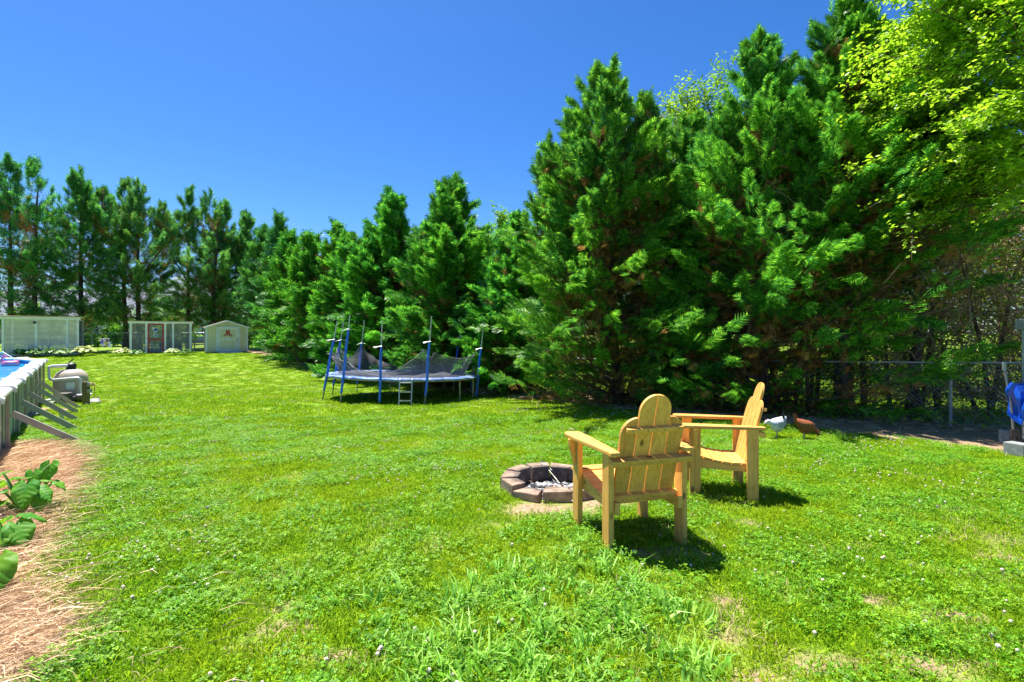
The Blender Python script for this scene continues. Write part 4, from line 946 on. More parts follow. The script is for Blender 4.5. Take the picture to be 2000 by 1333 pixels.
# ------------------------------------------------------------------ pool
RIMZ = .69; WZ = .56
pool = thing('swimming_pool', 'above ground oval swimming pool with cream top rail and ribbed wall', 'pool', (PP0.x, PP0.y, Gf(PP0.x, PP0.y)))
z0p = Gf(PP0.x, PP0.y); off0 = Vector((PP0.x, PP0.y, z0p))
arcN = 6
nodes = [pool_pt(s) for s in (-3.2, -1.6, 0, 1.6, 3.2, 4.8, 6.4, 8.0, 9.6)]
cc = pool_pt(STR1)-OUTN*PRAD
nodes += [cc+OUTN*math.cos(PI*i/arcN)*PRAD+U*math.sin(PI*i/arcN)*PRAD for i in range(1, arcN+1)]
nodes += [pool_pt(s)-OUTN*2*PRAD for s in (6.0, 3.0, 0, -3.2)]
cen = pool_pt(3.0)-OUTN*PRAD
def outw(i):
    if i < 8: return OUTN
    if i <= 8+arcN: return (nodes[i]-cc).normalized()
    return -OUTN
for i in range(len(nodes)-1):
    a, b = nodes[i], nodes[i+1]; na, nb_ = outw(i), outw(i+1)
    def L_(p, z): return Vector((p.x, p.y, z))-off0
    ga, gb = Gf(a.x, a.y)-.05, Gf(b.x, b.y)-.05
    # corrugated wall bay (steel sheet, narrow ribs)
    m = MB(); k = max(4, int((b-a).length/.055)); vs = []
    for j in range(k+1):
        t = j/k; p = a.lerp(b, t)+na.lerp(nb_, t)*(.014 if j % 2 else -.0)-na*.03; vs += [L_(p, Gf(p.x, p.y)-.08), L_(p, RIMZ-.03)]
    m.add(vs, [(2*j, 2*j+2, 2*j+3, 2*j+1) for j in range(k)]); m.build('wall_panel', M['poolwall'], pool)
    m = MB(); m.add([L_(a-na*.07, -.45), L_(b-nb_*.07, -.45), L_(b-nb_*.07, RIMZ-.03), L_(a-na*.07, RIMZ-.03)], [(0, 1, 2, 3)]); m.build('liner', M['liner'], pool)
    # top rail plank
    aa, bb2 = a.lerp(b, .035), a.lerp(b, .965); m = MB(); vs = []
    for p, n_ in ((aa, na.lerp(nb_, .035)), (bb2, na.lerp(nb_, .965))):
        for o_, dz in ((.10, -.035), (.095, .0), (.05, .022), (-.14, .026), (-.17, .0), (-.17, -.03)): vs.append(L_(p+n_*o_, RIMZ+dz))
    m.add(vs, [(j, (j+1) % 6, (j+1) % 6+6, j+6) for j in range(6)]+[(0, 1, 2, 3, 4, 5), (11, 10, 9, 8, 7, 6)]); m.build('top_rail', M['vinyl'], pool, bevel=.005)
for i in range(len(nodes)):
    p, n_ = nodes[i], outw(i); ang = math.atan2(n_.y, n_.x); g_ = Gf(p.x, p.y)
    rot = Matrix.Rotation(ang, 3, 'Z')
    MB().box(Vector((p.x, p.y, (RIMZ-.04+g_-.05)/2))+n_*.035-off0, (.05, .15, RIMZ-.04-g_+.05), rot).build('upright', M['taupe'], pool, bevel=.012)
    m = MB(); prof = [(.13, -.07), (.14, .0), (.09, .045), (-.16, .045), (-.19, .0), (-.18, -.03), (.09, -.04)]
    m.prism(prof, .15, Matrix.Translation(Vector((p.x, p.y, RIMZ))-off0) @ Matrix.Rotation(ang, 4, 'Z')); m.build('rail_cap', M['vinyl'], pool, bevel=.008)
    if 2 <= i <= 6:
        a_ = Vector((p.x, p.y, RIMZ-.33))+n_*.08; f_ = Vector((p.x, p.y, 0))+n_*.83; f_.z = Gf(f_.x, f_.y)+.02
        m = MB(); m.bar(a_-off0, f_-off0, .085, .012); m.bar(a_-off0+Vector((0, 0, -.04))+Vector((n_.y, -n_.x, 0))*.036, f_-off0+Vector((0, 0, -.04))+Vector((n_.y, -n_.x, 0))*.036, .010, .085)
        m.build('buttress', M['brace'], pool)
# pool deck liner floor is hidden by the water
m_, nt, out = new_mat('pool_water'); b = N(nt, 'ShaderNodeBsdfPrincipled'); b.inputs['Base Color'].default_value = (.015, .33, .62, 1); b.inputs['Roughness'].default_value = .06; b.inputs['IOR'].default_value = 1.33
tcn = nt.nodes.new('ShaderNodeNewGeometry'); wv = noise_fac(nt, tcn.outputs['Position'], 3.5, 4, .6, .6)
nt.links.new(ramp(nt, wv, [(.38, (.01, .24, .55)), (.6, (.03, .46, .78))]), b.inputs['Base Color'])
bn = N(nt, 'ShaderNodeBump'); bn.inputs['Strength'].default_value = .5; bn.inputs['Distance'].default_value = .06; nt.links.new(wv, bn.inputs['Height']); nt.links.new(bn.outputs[0], b.inputs['Normal']); nt.links.new(b.outputs[0], out.inputs[0])
wp = pool_outline(-.075, 24); m = MB(); m.add([Vector((p.x, p.y, WZ))-off0 for p in wp], [tuple(range(len(wp)))]); m.build('pool_water', m_, pool)
# pool ladder (blue white) at the left
pl_ = at(-4, 690, 14.3)
lad = thing('pool_ladder', 'white and blue ladder arched over the rail at the far end of the pool', 'ladder', (pl_.x, pl_.y, .5))
for k in (0, .42):
    MB().path([(-.5, k, -.0), (-.45, k, .55), (-.2, k, .72), (.3, k, .45), (.55, k, .20), (.6, k, 0)], .03, 6).build('rail', M['blue' if k == 0 else 'trim'], lad, smooth=True)
for z in (.15, .38): MB().box((-.46, .21, z), (.10, .40, .03)).build('rung', M['trim'], lad)
lad.scale = (.55, .55, .6)
# flamingo float
fp = at(20, 712, 13.9)
flm = thing('flamingo_float', 'pink inflatable flamingo floating in the pool by the ladder', 'float', (fp.x, fp.y, WZ), R(30))
MB().path([(math.cos(2*PI*i/16)*.17, math.sin(2*PI*i/16)*.12, .06) for i in range(17)], .075, 8, False).build('ring', M['pink'], flm, smooth=True)
MB().path([(-.15, 0, .08), (-.21, 0, .16), (-.19, 0, .24), (-.14, 0, .29), (-.10, 0, .27), (-.05, 0, .24)], [.05, .035, .03, .035, .03, .008], 8).build('neck', M['pink'], flm, smooth=True)
MB().path([(.12, 0, .1), (.24, 0, .16)], [.06, .015], 6).build('tail', M['pink'], flm, smooth=True)
flm.scale = (.85, .85, 1)
# stepping slabs between pool and filter, loose cup
for i, (a, b, lab) in enumerate(((100, 775, 'grey stepping slab nearest the filter tank'), (75, 789, 'grey stepping slab between two pool buttresses'), (62, 812, 'grey stepping slab hard against the pool wall'))):
    p = gp(a, b); o = MB().box((0, 0, .02), (.42, .34, .05)).build('stepping_stone', M['concrete'], None, bevel=.01, loc=p, rot=(0, 0, .3+i*.4)); tag(o, lab, 'paving slab', 'stepping slabs along the pool')
p = gp(121, 820); o = MB().lathe([(.035, 0), (.035, .10), (.05, .105), (.05, .15), (.042, .15), (.04, .11)], n=14).build('pvc_stub', M['pvc'], None, loc=p, smooth=True); tag(o, 'white plastic pipe stub standing in the grass by the pool buttresses', 'pipe')

# ------------------------------------------------------------------ filter, pump, electrical post
fb = gp(139, 787); FB = Vector((fb.x, fb.y, fb.z))
fl_ = thing('sand_filter', 'beige round pool sand filter tank with black valve on top', 'pool filter', FB)
s_ = fb.y/13.7
MB().lathe([(.30, 0), (.33, .03), (.33, .08), (.27, .10)], n=24).build('base', M['black'], fl_, smooth=True)
MB().lathe([(.38, .09), (.41, .14), (.42, .30), (.42, .58), (.40, .70), (.34, .80), (.24, .87), (.12, .90), (.10, .90)], n=32).build('tank', M['tank'], fl_, smooth=True)
o = MB().lathe([(.12, .895), (.125, .93), (.11, .935), (.13, .95), (.13, 1.03), (.10, 1.06), (.04, 1.07)], n=16).build('valve', M['black'], fl_, smooth=True)
MB().bar((-.05, 0, 1.08), (.06, .02, 1.17), .03, .03).build('valve_handle', M['black'], o)
MB().path([(-.08, -.1, 1.0), (-.42, -.12, 1.0), (-.50, -.12, .98), (-.50, -.14, .90), (-.50, -.14, .72), (-.47, -.2, .64), (-.38, -.34, .63), (0, -.45, .66), (.17, -.47, .66), (.20, -.48, .62), (.20, -.48, .12)], .035, 8).build('pipe', M['pvc'], fl_, smooth=True)
MB().box((-.02, -.435, .45), (.20, .012, .19)).build('label_plate', M['white'], fl_)
MB().path([(-.1, -.05, .98), (-.44, -.06, .96)], .03, 8).build('pipe', M['pvc'], fl_, smooth=True)
pu = thing('pool_pump', 'dark grey pool pump with strainer pot in front of the filter tank', 'pump', FB+Vector((-.12, -.62, .0)))
MB().lathe([(.10, .0), (.11, .04), (.11, .24), (.15, .25), (.15, .29), (.13, .30)], n=20).build('strainer_pot', plain('pump_plastic', (.10, .095, .09), None, .45, 5, .05), pu, smooth=True)
MB().path([(.1, .02, .12), (.20, .02, .13), (.24, .02, .14), (.40, .02, .14)], [.06, .07, .11, .10], 14).build('motor', MATS['pump_plastic'], pu, smooth=True)
MB().box((.27, .02, .02), (.26, .16, .03)).build('foot', M['black'], pu)
MB().path([(-.1, 0, .15), (-.35, -.02, .12), (-.95, -.02, .07), (-1.25, .05, .06)], .035, 8).build('pipe', M['pvc'], pu, smooth=True)
MB().path([(.38, .05, .2), (.46, .1, .2), (.54, .1, .19)], .04, 8).build('pipe', M['pvc'], pu, smooth=True)
o = MB().box((0, 0, .02), (1.25, .95, .05)).build('equipment_pad', M['concrete'], None, bevel=.01, loc=FB+Vector((.12, -.14, 0)), rot=(0, 0, R(42))); tag(o, 'concrete pad beneath the pool filter and pump', 'pad')
pu.location = FB+Matrix.Rotation(R(42), 3, 'Z') @ Vector((-.12, -.62, 0))
for ch_ in (fl_, pu): ch_.location.z += .045; ch_.rotation_euler = (0, 0, R(42))
fl_.scale = (.9, .9, 1.0)
pp = gp(168, 790); ep = thing('electrical_post', 'stubby wooden post with outlet boxes and a yellow plug beside the filter', 'post', pp)
MB().box((0, 0, .28), (.13, .11, .64)).build('post', M['post_wood'], ep, bevel=.006)
MB().box((.105, -.01, .53), (.07, .09, .10)).build('outlet_box', M['greyplastic'], ep, bevel=.005)
MB().box((.105, -.01, .36), (.07, .09, .10)).build('outlet_box', M['greyplastic'], ep, bevel=.005)
MB().path([(.15, -.02, .53), (.22, -.03, .55), (.26, -.02, .50)], [.03, .045, .03], 8).build('plug', plain('yellow_plug', (.65, .50, .15), None, .5, 5, 0), ep, smooth=True)
MB().path([(.24, -.02, .50), (.24, 0, .3), (.18, .02, .17), (.28, .03, .2), (.36, .02, .10), (.38, 0, .01)], .008, 6).build('cord', plain('brown_cord', (.35, .20, .08), None, .5, 5, 0), ep, smooth=True)

# ------------------------------------------------------------------ pens and shed
def frame_thing(name, label, cat, p): return thing(name, label, cat, (p.x, p.y, Gf(p.x+1, p.y+.6)-.02), R(35))
def corrugated(w, d, x0, y0, zf, zb, slope_x, name, mat, parent, pitch=.09):
    k = int(w/pitch*2); m = MB(); vs = []
    for j in range(k+1):
        x = x0+w*j/k; dz = .022*(1 if j % 2 else -1)+slope_x*(x-x0)/w; vs += [(x, y0, zf+dz), (x, y0+d, zb+dz)]
    m.add(vs, [(2*j, 2*j+1, 2*j+3, 2*j+2) for j in range(k)]); return m.build(name, mat, parent)
screen, nt, out = new_mat('screen_mesh'); d1 = N(nt, 'ShaderNodeBsdfDiffuse'); d1.inputs[0].default_value = (.32, .33, .33, 1); t1 = N(nt, 'ShaderNodeBsdfTransparent'); mxn = N(nt, 'ShaderNodeMixShader')
tcn = nt.nodes.new('ShaderNodeTexCoord'); nf = noise_fac(nt, tcn.outputs['Object'], 2.0, 3, .6); mr = N(nt, 'ShaderNodeMapRange'); mr.inputs['To Min'].default_value = .30; mr.inputs['To Max'].default_value = .62; nt.links.new(nf, mr.inputs[0]); nt.links.new(mr.outputs[0], mxn.inputs[0])
nt.links.new(t1.outputs[0], mxn.inputs[1]); nt.links.new(d1.outputs[0], mxn.inputs[2]); nt.links.new(mxn.outputs[0], out.inputs[0])
# slatted pen (local x along the front, -y out of the front)
H1 = 2.27
p1 = frame_thing('slatted_pen', 'white timber pen with slatted blind front and corrugated roof at the left edge', 'animal pen', PEN1)
for x in (0.05, 1.48, 2.88, 3.38): MB().box((x, 0, H1/2), (.11, .10, H1)).build('post', M['white'], p1, bevel=.006)
for x in (0.05, 1.7, 3.38): MB().box((x, 2.2, H1/2-.05), (.10, .10, H1-.1)).build('post', M['white'], p1, bevel=.006)
MB().box((1.72, -.06, H1+.05), (3.62, .05, .16)).build('fascia', M['white'], p1, bevel=.005)
MB().box((1.72, 2.2, 1.0), (3.4, .05, .09)).build('back_rail', M['grey_wood'], p1)
MB().box((1.72, .09, 1.33), (3.3, .05, .09)).build('middle_rail', M['grey_wood'], p1)
MB().box((3.42, 1.1, H1-.03), (.06, 2.3, .10)).build('side_beam', M['white'], p1)
corrugated(3.72, 2.6, -.12, -.18, H1+.17, H1+.02, 0, 'roof', M['roof_tin'], p1)
m = MB()
for i in range(25):
    z = .48+i*.073
    m.box((1.72, -.02+.0, z), (3.22, .008, .052))
o = m.build('slat_blind', plain('cream_slat', (.92, .84, .68), (.72, .65, .53), .6, 3, .05), p1); o['kind'] = 'stuff'
m = MB(); m.add([(.1, 2.24, 0), (3.35, 2.24, 0), (3.35, 2.24, H1-.1), (.1, 2.24, H1-.1)], [(0, 1, 2, 3)]); m.build('back_screen', screen, p1)
MB().box((1.72, .0, .24), (3.22, .03, .40)).build('kick_board', plain('pale_board', (.60, .58, .55), (.45, .44, .43), .7, 3, .1), p1)
m = MB(); m.add([(3.42, .05, 0), (3.42, 2.2, 0), (3.42, 2.2, H1-.1), (3.42, .05, H1-.1)], [(0, 1, 2, 3)]); m.build('side_screen', screen, p1)
MB().box((1.42, -.09, H1-.22), (.16, .06, .12)).build('lamp', M['black'], p1, bevel=.02)
# screened pen with the red door
H2 = 2.02
p2 = frame_thing('screened_pen', 'white framed screened pen with red screen door and corrugated roof', 'animal pen', PEN2)
for x in (.05, .86, 1.86, 2.29, 3.27): MB().box((x, 0, H2/2), (.115, .10, H2)).build('post', M['white'], p2, bevel=.006)
for x in (.05, 1.1, 2.2, 2.7, 3.27): MB().box((x, 2.0, H2/2-.04), (.09, .09, H2-.1)).build('post', M['white'], p2, bevel=.006)
for y in (.7, 1.35): MB().box((.05, y, H2/2), (.08, .09, H2)).build('post', M['white'], p2, bevel=.006)
MB().box((1.66, -.05, H2+.03), (3.5, .05, .14)).build('fascia', M['white'], p2, bevel=.005)
MB().box((1.66, 2.0, H2-.08), (3.4, .05, .10)).build('back_beam', M['roof_tin'], p2)
MB().box((1.66, .02, .05), (3.2, .08, .08)).build('sill', M['grey_wood'], p2)
corrugated(3.6, 2.5, -.14, -.17, H2+.14, H2+.02, 0, 'roof', M['roof_tin'], p2)
for x0, x1 in ((.10, .80), (1.92, 2.23), (2.35, 3.21)):
    m = MB(); m.add([(x0, .01, .08), (x1, .01, .08), (x1, .01, H2-.03), (x0, .01, H2-.03)], [(0, 1, 2, 3)]); m.build('screen', screen, p2)
m = MB(); m.add([(.05, .05, .05), (.05, 1.96, .05), (.05, 1.96, H2-.05), (.05, .05, H2-.05)], [(0, 1, 2, 3)]); m.build('screen', screen, p2)
m = MB(); m.add([(3.27, .05, .05), (3.27, 1.96, .05), (3.27, 1.96, H2-.05), (3.27, .05, H2-.05)], [(0, 1, 2, 3)]); m.build('screen', screen, p2)
m = MB(); m.add([(.1, 2.03, .05), (3.2, 2.03, .05), (3.2, 2.03, H2-.05), (.1, 2.03, H2-.05)], [(0, 1, 2, 3)]); m.build('screen', screen, p2)
dx0, dx1 = .92, 1.80; dm_ = (dx0+dx1)/2
m = MB()
for x in (dx0+.045, dx1-.045): m.box((x, -.03, .99), (.09, .04, 1.93))
for z, hh in ((.05, .09), (.93, .09), (1.93, .09)): m.box((dm_, -.03, z), (dx1-dx0-.185, .038, hh))
door = m.build('door', M['red'], p2, label if False else 0); 
m = MB(); m.add([(dx0+.08, -.028, .1), (dx1-.08, -.028, .1), (dx1-.08, -.028, 1.9), (dx0+.08, -.028, 1.9)], [(0, 1, 2, 3)]); m.build('door_screen', screen, door)
MB().box((dx0-.03, -.07, 1.0), (.05, .04, .10)).build('latch', M['galv'], door)
def disc(c, r_, mat, name, par, y): MB().path([(c[0], y, c[1]), (c[0], y-.006, c[1])], r_, 20).build(name, mat, par)
BL = plain('sticker_blue', (.05, .16, .62), (.03, .10, .5), .5, 5, 0); TL = plain('sticker_teal', (.05, .40, .52), (.04, .32, .44), .5, 5, 0)
disc((dm_-.02, 1.56), .135, M['white'], 'round_sign', door, -.05); disc((dm_-.02, 1.56), .12, BL, 'sign_disc', door, -.058)
MB().prism([(dm_-.11, 1.58), (dm_-.03, 1.63), (dm_+.06, 1.62), (dm_+.08, 1.57), (dm_, 1.53), (dm_-.05, 1.56)], .006, Matrix.Translation((0, -.068, 0))).build('sign_emblem', plain('navy_ink', (.015, .03, .12), None, .5, 5, 0), door)
MB().box((dm_-.02, -.068, 1.47), (.16, .006, .03)).build('sign_band', M['white'], door)
disc((dm_, 1.20), .13, M['white'], 'round_sign', door, -.05); disc((dm_, 1.20), .105, TL, 'sign_disc', door, -.058)
MB().prism([(dm_-.03, 1.18), (dm_+.02, 1.26), (dm_+.06, 1.21), (dm_+.02, 1.14)], .006, Matrix.Translation((0, -.068, 0))).build('sign_emblem', plain('rust_ink', (.45, .15, .08), None, .5, 5, 0), door)
# things in the pen
P2R = Matrix.Rotation(R(35), 4, 'Z'); zpen = p2.location.z
def inpen(x, y, z=0): q = P2R @ Vector((x, y, 0)); return (PEN2.x+q.x, PEN2.y+q.y, zpen+z)
nb_ = thing('nest_box', 'tan stepped nest box in the left bay of the screened pen', 'box', inpen(.42, .7), R(35))
TAN = plain('tan_board', (.34, .24, .14), (.24, .165, .10), .8, 4, .1)
MB().box((-.22, 0, .45), (.28, .5, .9)).build('tall_part', TAN, nb_, bevel=.01); MB().box((.08, 0, .3), (.30, .5, .6)).build('low_part', TAN, nb_, bevel=.01)
MB().box((-.22, -.02, .92), (.34, .58, .03)).build('lid', M['grey_wood'], nb_); MB().box((.10, -.02, .62), (.34, .58, .03)).build('lid', M['grey_wood'], nb_)
MB().bar((.25, -.1, .5), (.55, -.15, .12), .2, .03).build('ramp', TAN, nb_)
wc = thing('small_table', 'white low table with a pale crate behind the red screen door', 'table', inpen(1.35, .45), R(35))
MB().box((0, 0, .34), (.34, .34, .03)).build('top', M['white'], wc, bevel=.005)
for sx in (-1, 1):
    for sy in (-1, 1): MB().box((sx*.14, sy*.14, .165), (.035, .035, .33)).build('leg', M['white'], wc)
m = MB()
for x in (-.13, -.04, .05, .14): m.box((x, -.14, .48), (.05, .02, .26))
m.box((0, -.14, .40), (.32, .012, .03)); m.box((0, -.14, .57), (.32, .012, .03)); o = m.build('crate', plain('mint_paint', (.62, .70, .56), None, .6, 5, .05), None, loc=wc.location+Vector((0, 0, .0)), rot=(0, 0, R(35))); tag(o, 'pale green slatted crate standing on the white table inside the pen', 'crate')
o = MB().lathe([(.14, 0), (.16, .3), (.17, .31), (.16, .32), (.14, .06)], n=16).build('bucket', plain('navy_plastic', (.02, .04, .30), None, .4, 5, 0), None, loc=inpen(1.68, .6, .35), smooth=True); tag(o, 'dark blue bucket inside the pen right of the crate', 'bucket')
o = MB().box((0, 0, .17), (1.0, .34, .34)).build('low_bench', M['white'], None, bevel=.01, loc=inpen(1.38, 1.0), rot=(0, 0, R(35))); tag(o, 'white low bench at the back of the pen behind the red door', 'bench')
hb = thing('hen_house', 'brown pitched-roof hen house at the right inside the screened pen', 'hen house', inpen(2.35, 1.1), R(35))
MB().box((0, 0, .32), (.9, .7, .64)).build('wall', TAN, hb); MB().prism([(-.52, .62), (.52, .62), (0, .98)], .8, None).build('roof', M['shingle'], hb); MB().box((0, -.36, .3), (.26, .02, .34)).build('opening_dark', M['black'], hb)  # solid black panel on the wall; the doorway's inner shade is its colour
o = MB().lathe([(.02, 0), (.10, .05), (.17, .18), (.16, .30), (.09, .40), (.02, .43)], n=16).build('garden_globe', plain('mint_glass', (.50, .66, .56), (.36, .52, .44), .25, 3, 0), None, loc=(gp(272, 690).x, gp(272, 690).y, gp(272, 690).z+.02), smooth=True); tag(o, 'mint green garden ball in front of the left bay of the screened pen', 'garden ball')

# shed
HW, HR = 1.72, 2.15; LW = 2.43; DW = 2.4
sh = frame_thing('garden_shed', 'cream wooden garden shed with white trim and a red letter on its door', 'shed', SHED)
m = MB(); m.prism([(0, .12), (LW, .12), (LW, HW), (LW/2, HR), (0, HW)], DW, Matrix.Translation((0, DW/2, 0))); m.build('wall', M['siding'], sh)
MB().box((LW/2, DW/2, .05), (LW-.06, DW-.06, .16)).build('skid_base', M['grey_wood'], sh)
m = MB()
for i in range(12):
    x = .1+i*.2
    if x < .58 or x > 1.86: m.box((x, -.001, (HW+.12)/2-.02), (.012, .006, HW-.22))
for i in range(11): m.box((-.001, .15+i*.21, HW/2+.05), (.006, .012, HW-.2))
o = m.build('groove_shade_strip', plain('siding_shadowgap', (.36, .33, .22), None, .7, 5, 0), sh); o['kind'] = 'stuff'  # thin raised strips; the shade of siding grooves is put into their colour
for x in (.04, LW-.04): MB().box((x, -.02, HW/2+.05), (.085, .03, HW-.14)).build('corner_trim', M['trim'], sh, bevel=.004)
MB().box((-.02, .05, HW/2+.05), (.03, .085, HW-.16)).build('corner_trim', M['trim'], sh)
ov = .13; sl1 = (HR-HW)/(LW/2)
for sx in (-1, 1):
    ex = LW/2+sx*(LW/2+ov); ez = HW-ov*sl1
    m = MB(); m.add([(LW/2, -.14, HR+.03), (ex, -.14, ez+.03), (ex, DW+.12, ez+.03), (LW/2, DW+.12, HR+.03), (LW/2, -.14, HR+.075), (ex, -.14, ez+.075), (ex, DW+.12, ez+.075), (LW/2, DW+.12, HR+.075)],
                    [(0, 1, 2, 3), (4, 5, 6, 7), (0, 1, 5, 4), (1, 2, 6, 5), (2, 3, 7, 6), (3, 0, 4, 7)]); m.build('roof_panel', M['shingle'], sh)
    MB().bar((LW/2, -.15, HR+.01), (ex, -.15, ez+.01), .025, .09).build('barge_board', M['trim'], sh)
dc = LW/2+.03; dwid = 1.14
for x in (dc-dwid/2-.06, dc+dwid/2+.06): MB().box((x, -.022, .95), (.09, .03, 1.66)).build('door_trim', M['trim'], sh, bevel=.003)
MB().box((dc, -.024, 1.74), (dwid+.24, .03, .08)).build('door_trim', M['trim'], sh)
sdoor = MB().box((dc, -.015, .93), (dwid-.02, .03, 1.55)).build('door', M['siding'], sh)
m = MB()
for x in (dc-dwid/2+.05, dc+dwid/2-.05): m.box((x, -.04, .93), (.085, .022, 1.55))
for z in (.19, .95, 1.665): m.box((dc, -.04, z), (dwid-.19, .02, .085))
m.build('door_frame', M['trim'], sdoor)
MB().box((dc+dwid/2-.04, -.065, .93), (.04, .03, .14)).build('handle', M['iron'], sdoor)
MB().box((dc, -.05, 1.88), (.16, .07, .06)).build('vent', M['galv'], sh, bevel=.01)
# the ornate letter M
def ribbon(m, pts, w):
    for a, b in zip(pts[:-1], pts[1:]):
        a = Vector((a[0], 0, a[1])); b = Vector((b[0], 0, b[1])); d = (b-a).normalized(); a2 = a-d*.004; b2 = b+d*.004
        m.bar(a2, b2, .018, w, up=Vector((0, 0, 1)) if abs(d.z) < .9 else Vector((1, 0, 0)))
def curl(cx_, cz_, r0, r1, a0, a1, n=14): return [(cx_+(r0+(r1-r0)*i/n)*math.cos(R(a0+(a1-a0)*i/n)), cz_+(r0+(r1-r0)*i/n)*math.sin(R(a0+(a1-a0)*i/n))) for i in range(n+1)]
m = MB(); Z0 = 1.12
ribbon(m, curl(-.185, Z0+.09, .03, .075, 60, 360), .036)
ribbon(m, [(-.11, Z0+.09), (-.105, Z0+.2), (-.10, Z0+.32), (-.06, Z0+.40)], .035)
ribbon(m, [(-.12, Z0+.40), (-.06, Z0+.40)], .03)
ribbon(m, [(-.075, Z0+.40), (-.055, Z0+.25), (-.03, Z0+.06)], .075)
ribbon(m, [(-.03, Z0+.06), (.0, Z0+.25), (.035, Z0+.40)], .034)
ribbon(m, [(.02, Z0+.40), (.12, Z0+.42)], .03)
ribbon(m, [(.055, Z0+.40), (.07, Z0+.25), (.09, Z0+.06)], .075)
ribbon(m, [(.09, Z0+.06), (.11, Z0+.02), (.15, Z0+.0)], .035)
ribbon(m, curl(.175, Z0+.075, .075, .03, -90, 210), .036)
m.build('letter', M['red'], sdoor, loc=(dc, -.045, .02))
# ramp
o = MB().box((0, 0, 0), (1.35, .75, .05), Matrix.Rotation(R(6), 3, 'X')).build('shed_ramp', plain('grey_ramp', (.50, .48, .48), (.36, .34, .34), .8, 3, .1), None, bevel=.01)
q = P2R @ Vector((dc+.10, -.50, 0)); o.location = (SHED.x+q.x, SHED.y+q.y, Gf(SHED.x+q.x, SHED.y+q.y)+.07); o.rotation_euler = (0, 0, R(35)); tag(o, 'grey board ramp lying in front of the shed door', 'ramp')
# weathered bench between pen and shed
q = PEN2+BD*3.45+BN*.05; bn_ = thing('wooden_bench', 'weathered grey garden bench squeezed between the screened pen and the shed', 'bench', (q.x, q.y, Gf(q.x, q.y)), R(35))
for x in (0.03, .70): 
    for y in (0, .45): MB().box((x, y, .30 if y == 0 else .42), (.07, .06, .6 if y == 0 else .85)).build('leg', M['grey_wood'], bn_)
for k in range(4): MB().box((.365, .02+k*.11, .42), (.66, .09, .025)).build('seat_slat', M['grey_wood'], bn_)
for k in range(3): MB().box((.365, .47, .55+k*.12), (.66, .025, .09)).build('back_slat', M['grey_wood'], bn_)
MB().box((.365, -.035, .30), (.66, .02, .09)).build('apron', M['grey_wood'], bn_)
for x in (.03, .70): MB().box((x, .2, .62), (.08, .55, .03)).build('armrest', M['grey_wood'], bn_)

# garden flag
fgp = gp(214, 692); fg = thing('garden_flag', 'small garden flag printed with bright flowers on a black stand', 'flag', (fgp.x-.1, fgp.y-.2, fgp.z), R(30))
MB().path([(-.38, 0, 0), (-.38, 0, .98), (-.36, 0, 1.0), (.2, 0, 1.0)], .012, 6).build('stand', M['black'], fg)
m_, nt, out = new_mat('flag_print'); tcn = nt.nodes.new('ShaderNodeTexCoord'); vo = nt.nodes.new('ShaderNodeTexVoronoi'); vo.inputs['Scale'].default_value = 8; nt.links.new(tcn.outputs['Object'], vo.inputs['Vector'])
sx_ = N(nt, 'ShaderNodeSeparateColor'); nt.links.new(vo.outputs['Color'], sx_.inputs[0]); cr = ramp(nt, sx_.outputs[0], [(0, (.85, .82, .72)), (.35, (.8, .12, .08)), (.5, (.85, .5, .05)), (.65, (.85, .8, .7)), (.8, (.15, .12, .5)), (1, (.1, .45, .25))]); 
for e in nt.nodes:
    if e.type == 'VALTORGB': e.color_ramp.interpolation = 'CONSTANT'
b = N(nt, 'ShaderNodeBsdfPrincipled'); nt.links.new(cr, b.inputs['Base Color']); nt.links.new(b.outputs[0], out.inputs[0])
m = MB(); vs = []
for j in range(8):
    for i in range(6): x = -.32+.5*i/5+.16*j/7; z = .98-.52*j/7; vs.append((x, .05*math.sin(i*1.2+j*.7)-.12*j/7, z+.02*math.sin(i)))
m.add(vs, [(j*6+i, j*6+i+1, (j+1)*6+i+1, (j+1)*6+i) for j in range(7) for i in range(5)]); m.build('cloth', m_, fg, smooth=True)

# ------------------------------------------------------------------ bedding plants
def rosette(name, p, rad, hgt, nleaf, mat, label, cat, seed, group=None, wide=.42):
    r = random.Random(seed); m = MB()
    for i in range(nleaf):
        a = r.uniform(0, 6.28); f = r.uniform(.35, 1); L = rad*f; z = hgt*(1.05-.6*f)*r.uniform(.8, 1.1); w = rad*wide*r.uniform(.7, 1.1)*.5
        c, s = math.cos(a), math.sin(a); t = r.uniform(-.3, .3)
        P_ = lambda u, v, zz: (c*u-s*v, s*u+c*v, zz)
        m.add([P_(L*.3, 0, z*.45), P_(L*.55, -w, z*.95+t*w), P_(L*.55, w, z*.95-t*w), P_(L*.85, -w*.8, z), P_(L*.85, w*.8, z), P_(L*1.15, 0, z*.75)], [(0, 1, 2), (1, 3, 4, 2), (3, 5, 4)])
    o = m.build(name, mat, None, loc=p, smooth=True); tag(o, label, cat, group); return o
HG = 'leafy plants bedded in front of the pens'
hs = [(40, 698, .38, .42, 'hosta', 'green leafy plant left of the middle under the slatted pen'), (68, 698, .42, .45, 'hosta', 'dark green leafy plant below the middle post of the slatted pen'),
      (98, 697, .40, .45, 'hosta', 'green leafy plant right of the tabby ornament under the slatted pen'), (125, 697, .42, .42, 'hosta', 'dark green leafy plant under the right half of the slatted pen'),
      (164, 695, .60, .50, 'hosta_pale', 'large yellow-white hosta at the right corner of the slatted pen'), (238, 695, .50, .42, 'hosta_pale', 'yellow-green hosta at the left corner of the screened pen'),
      (268, 695, .35, .30, 'hosta', 'small striped hosta left of the red door'), (338, 694, .42, .35, 'hosta_pale', 'pale striped hosta right of the red door'), (364, 694, .36, .33, 'hosta', 'green and white hosta at the right corner of the screened pen')]
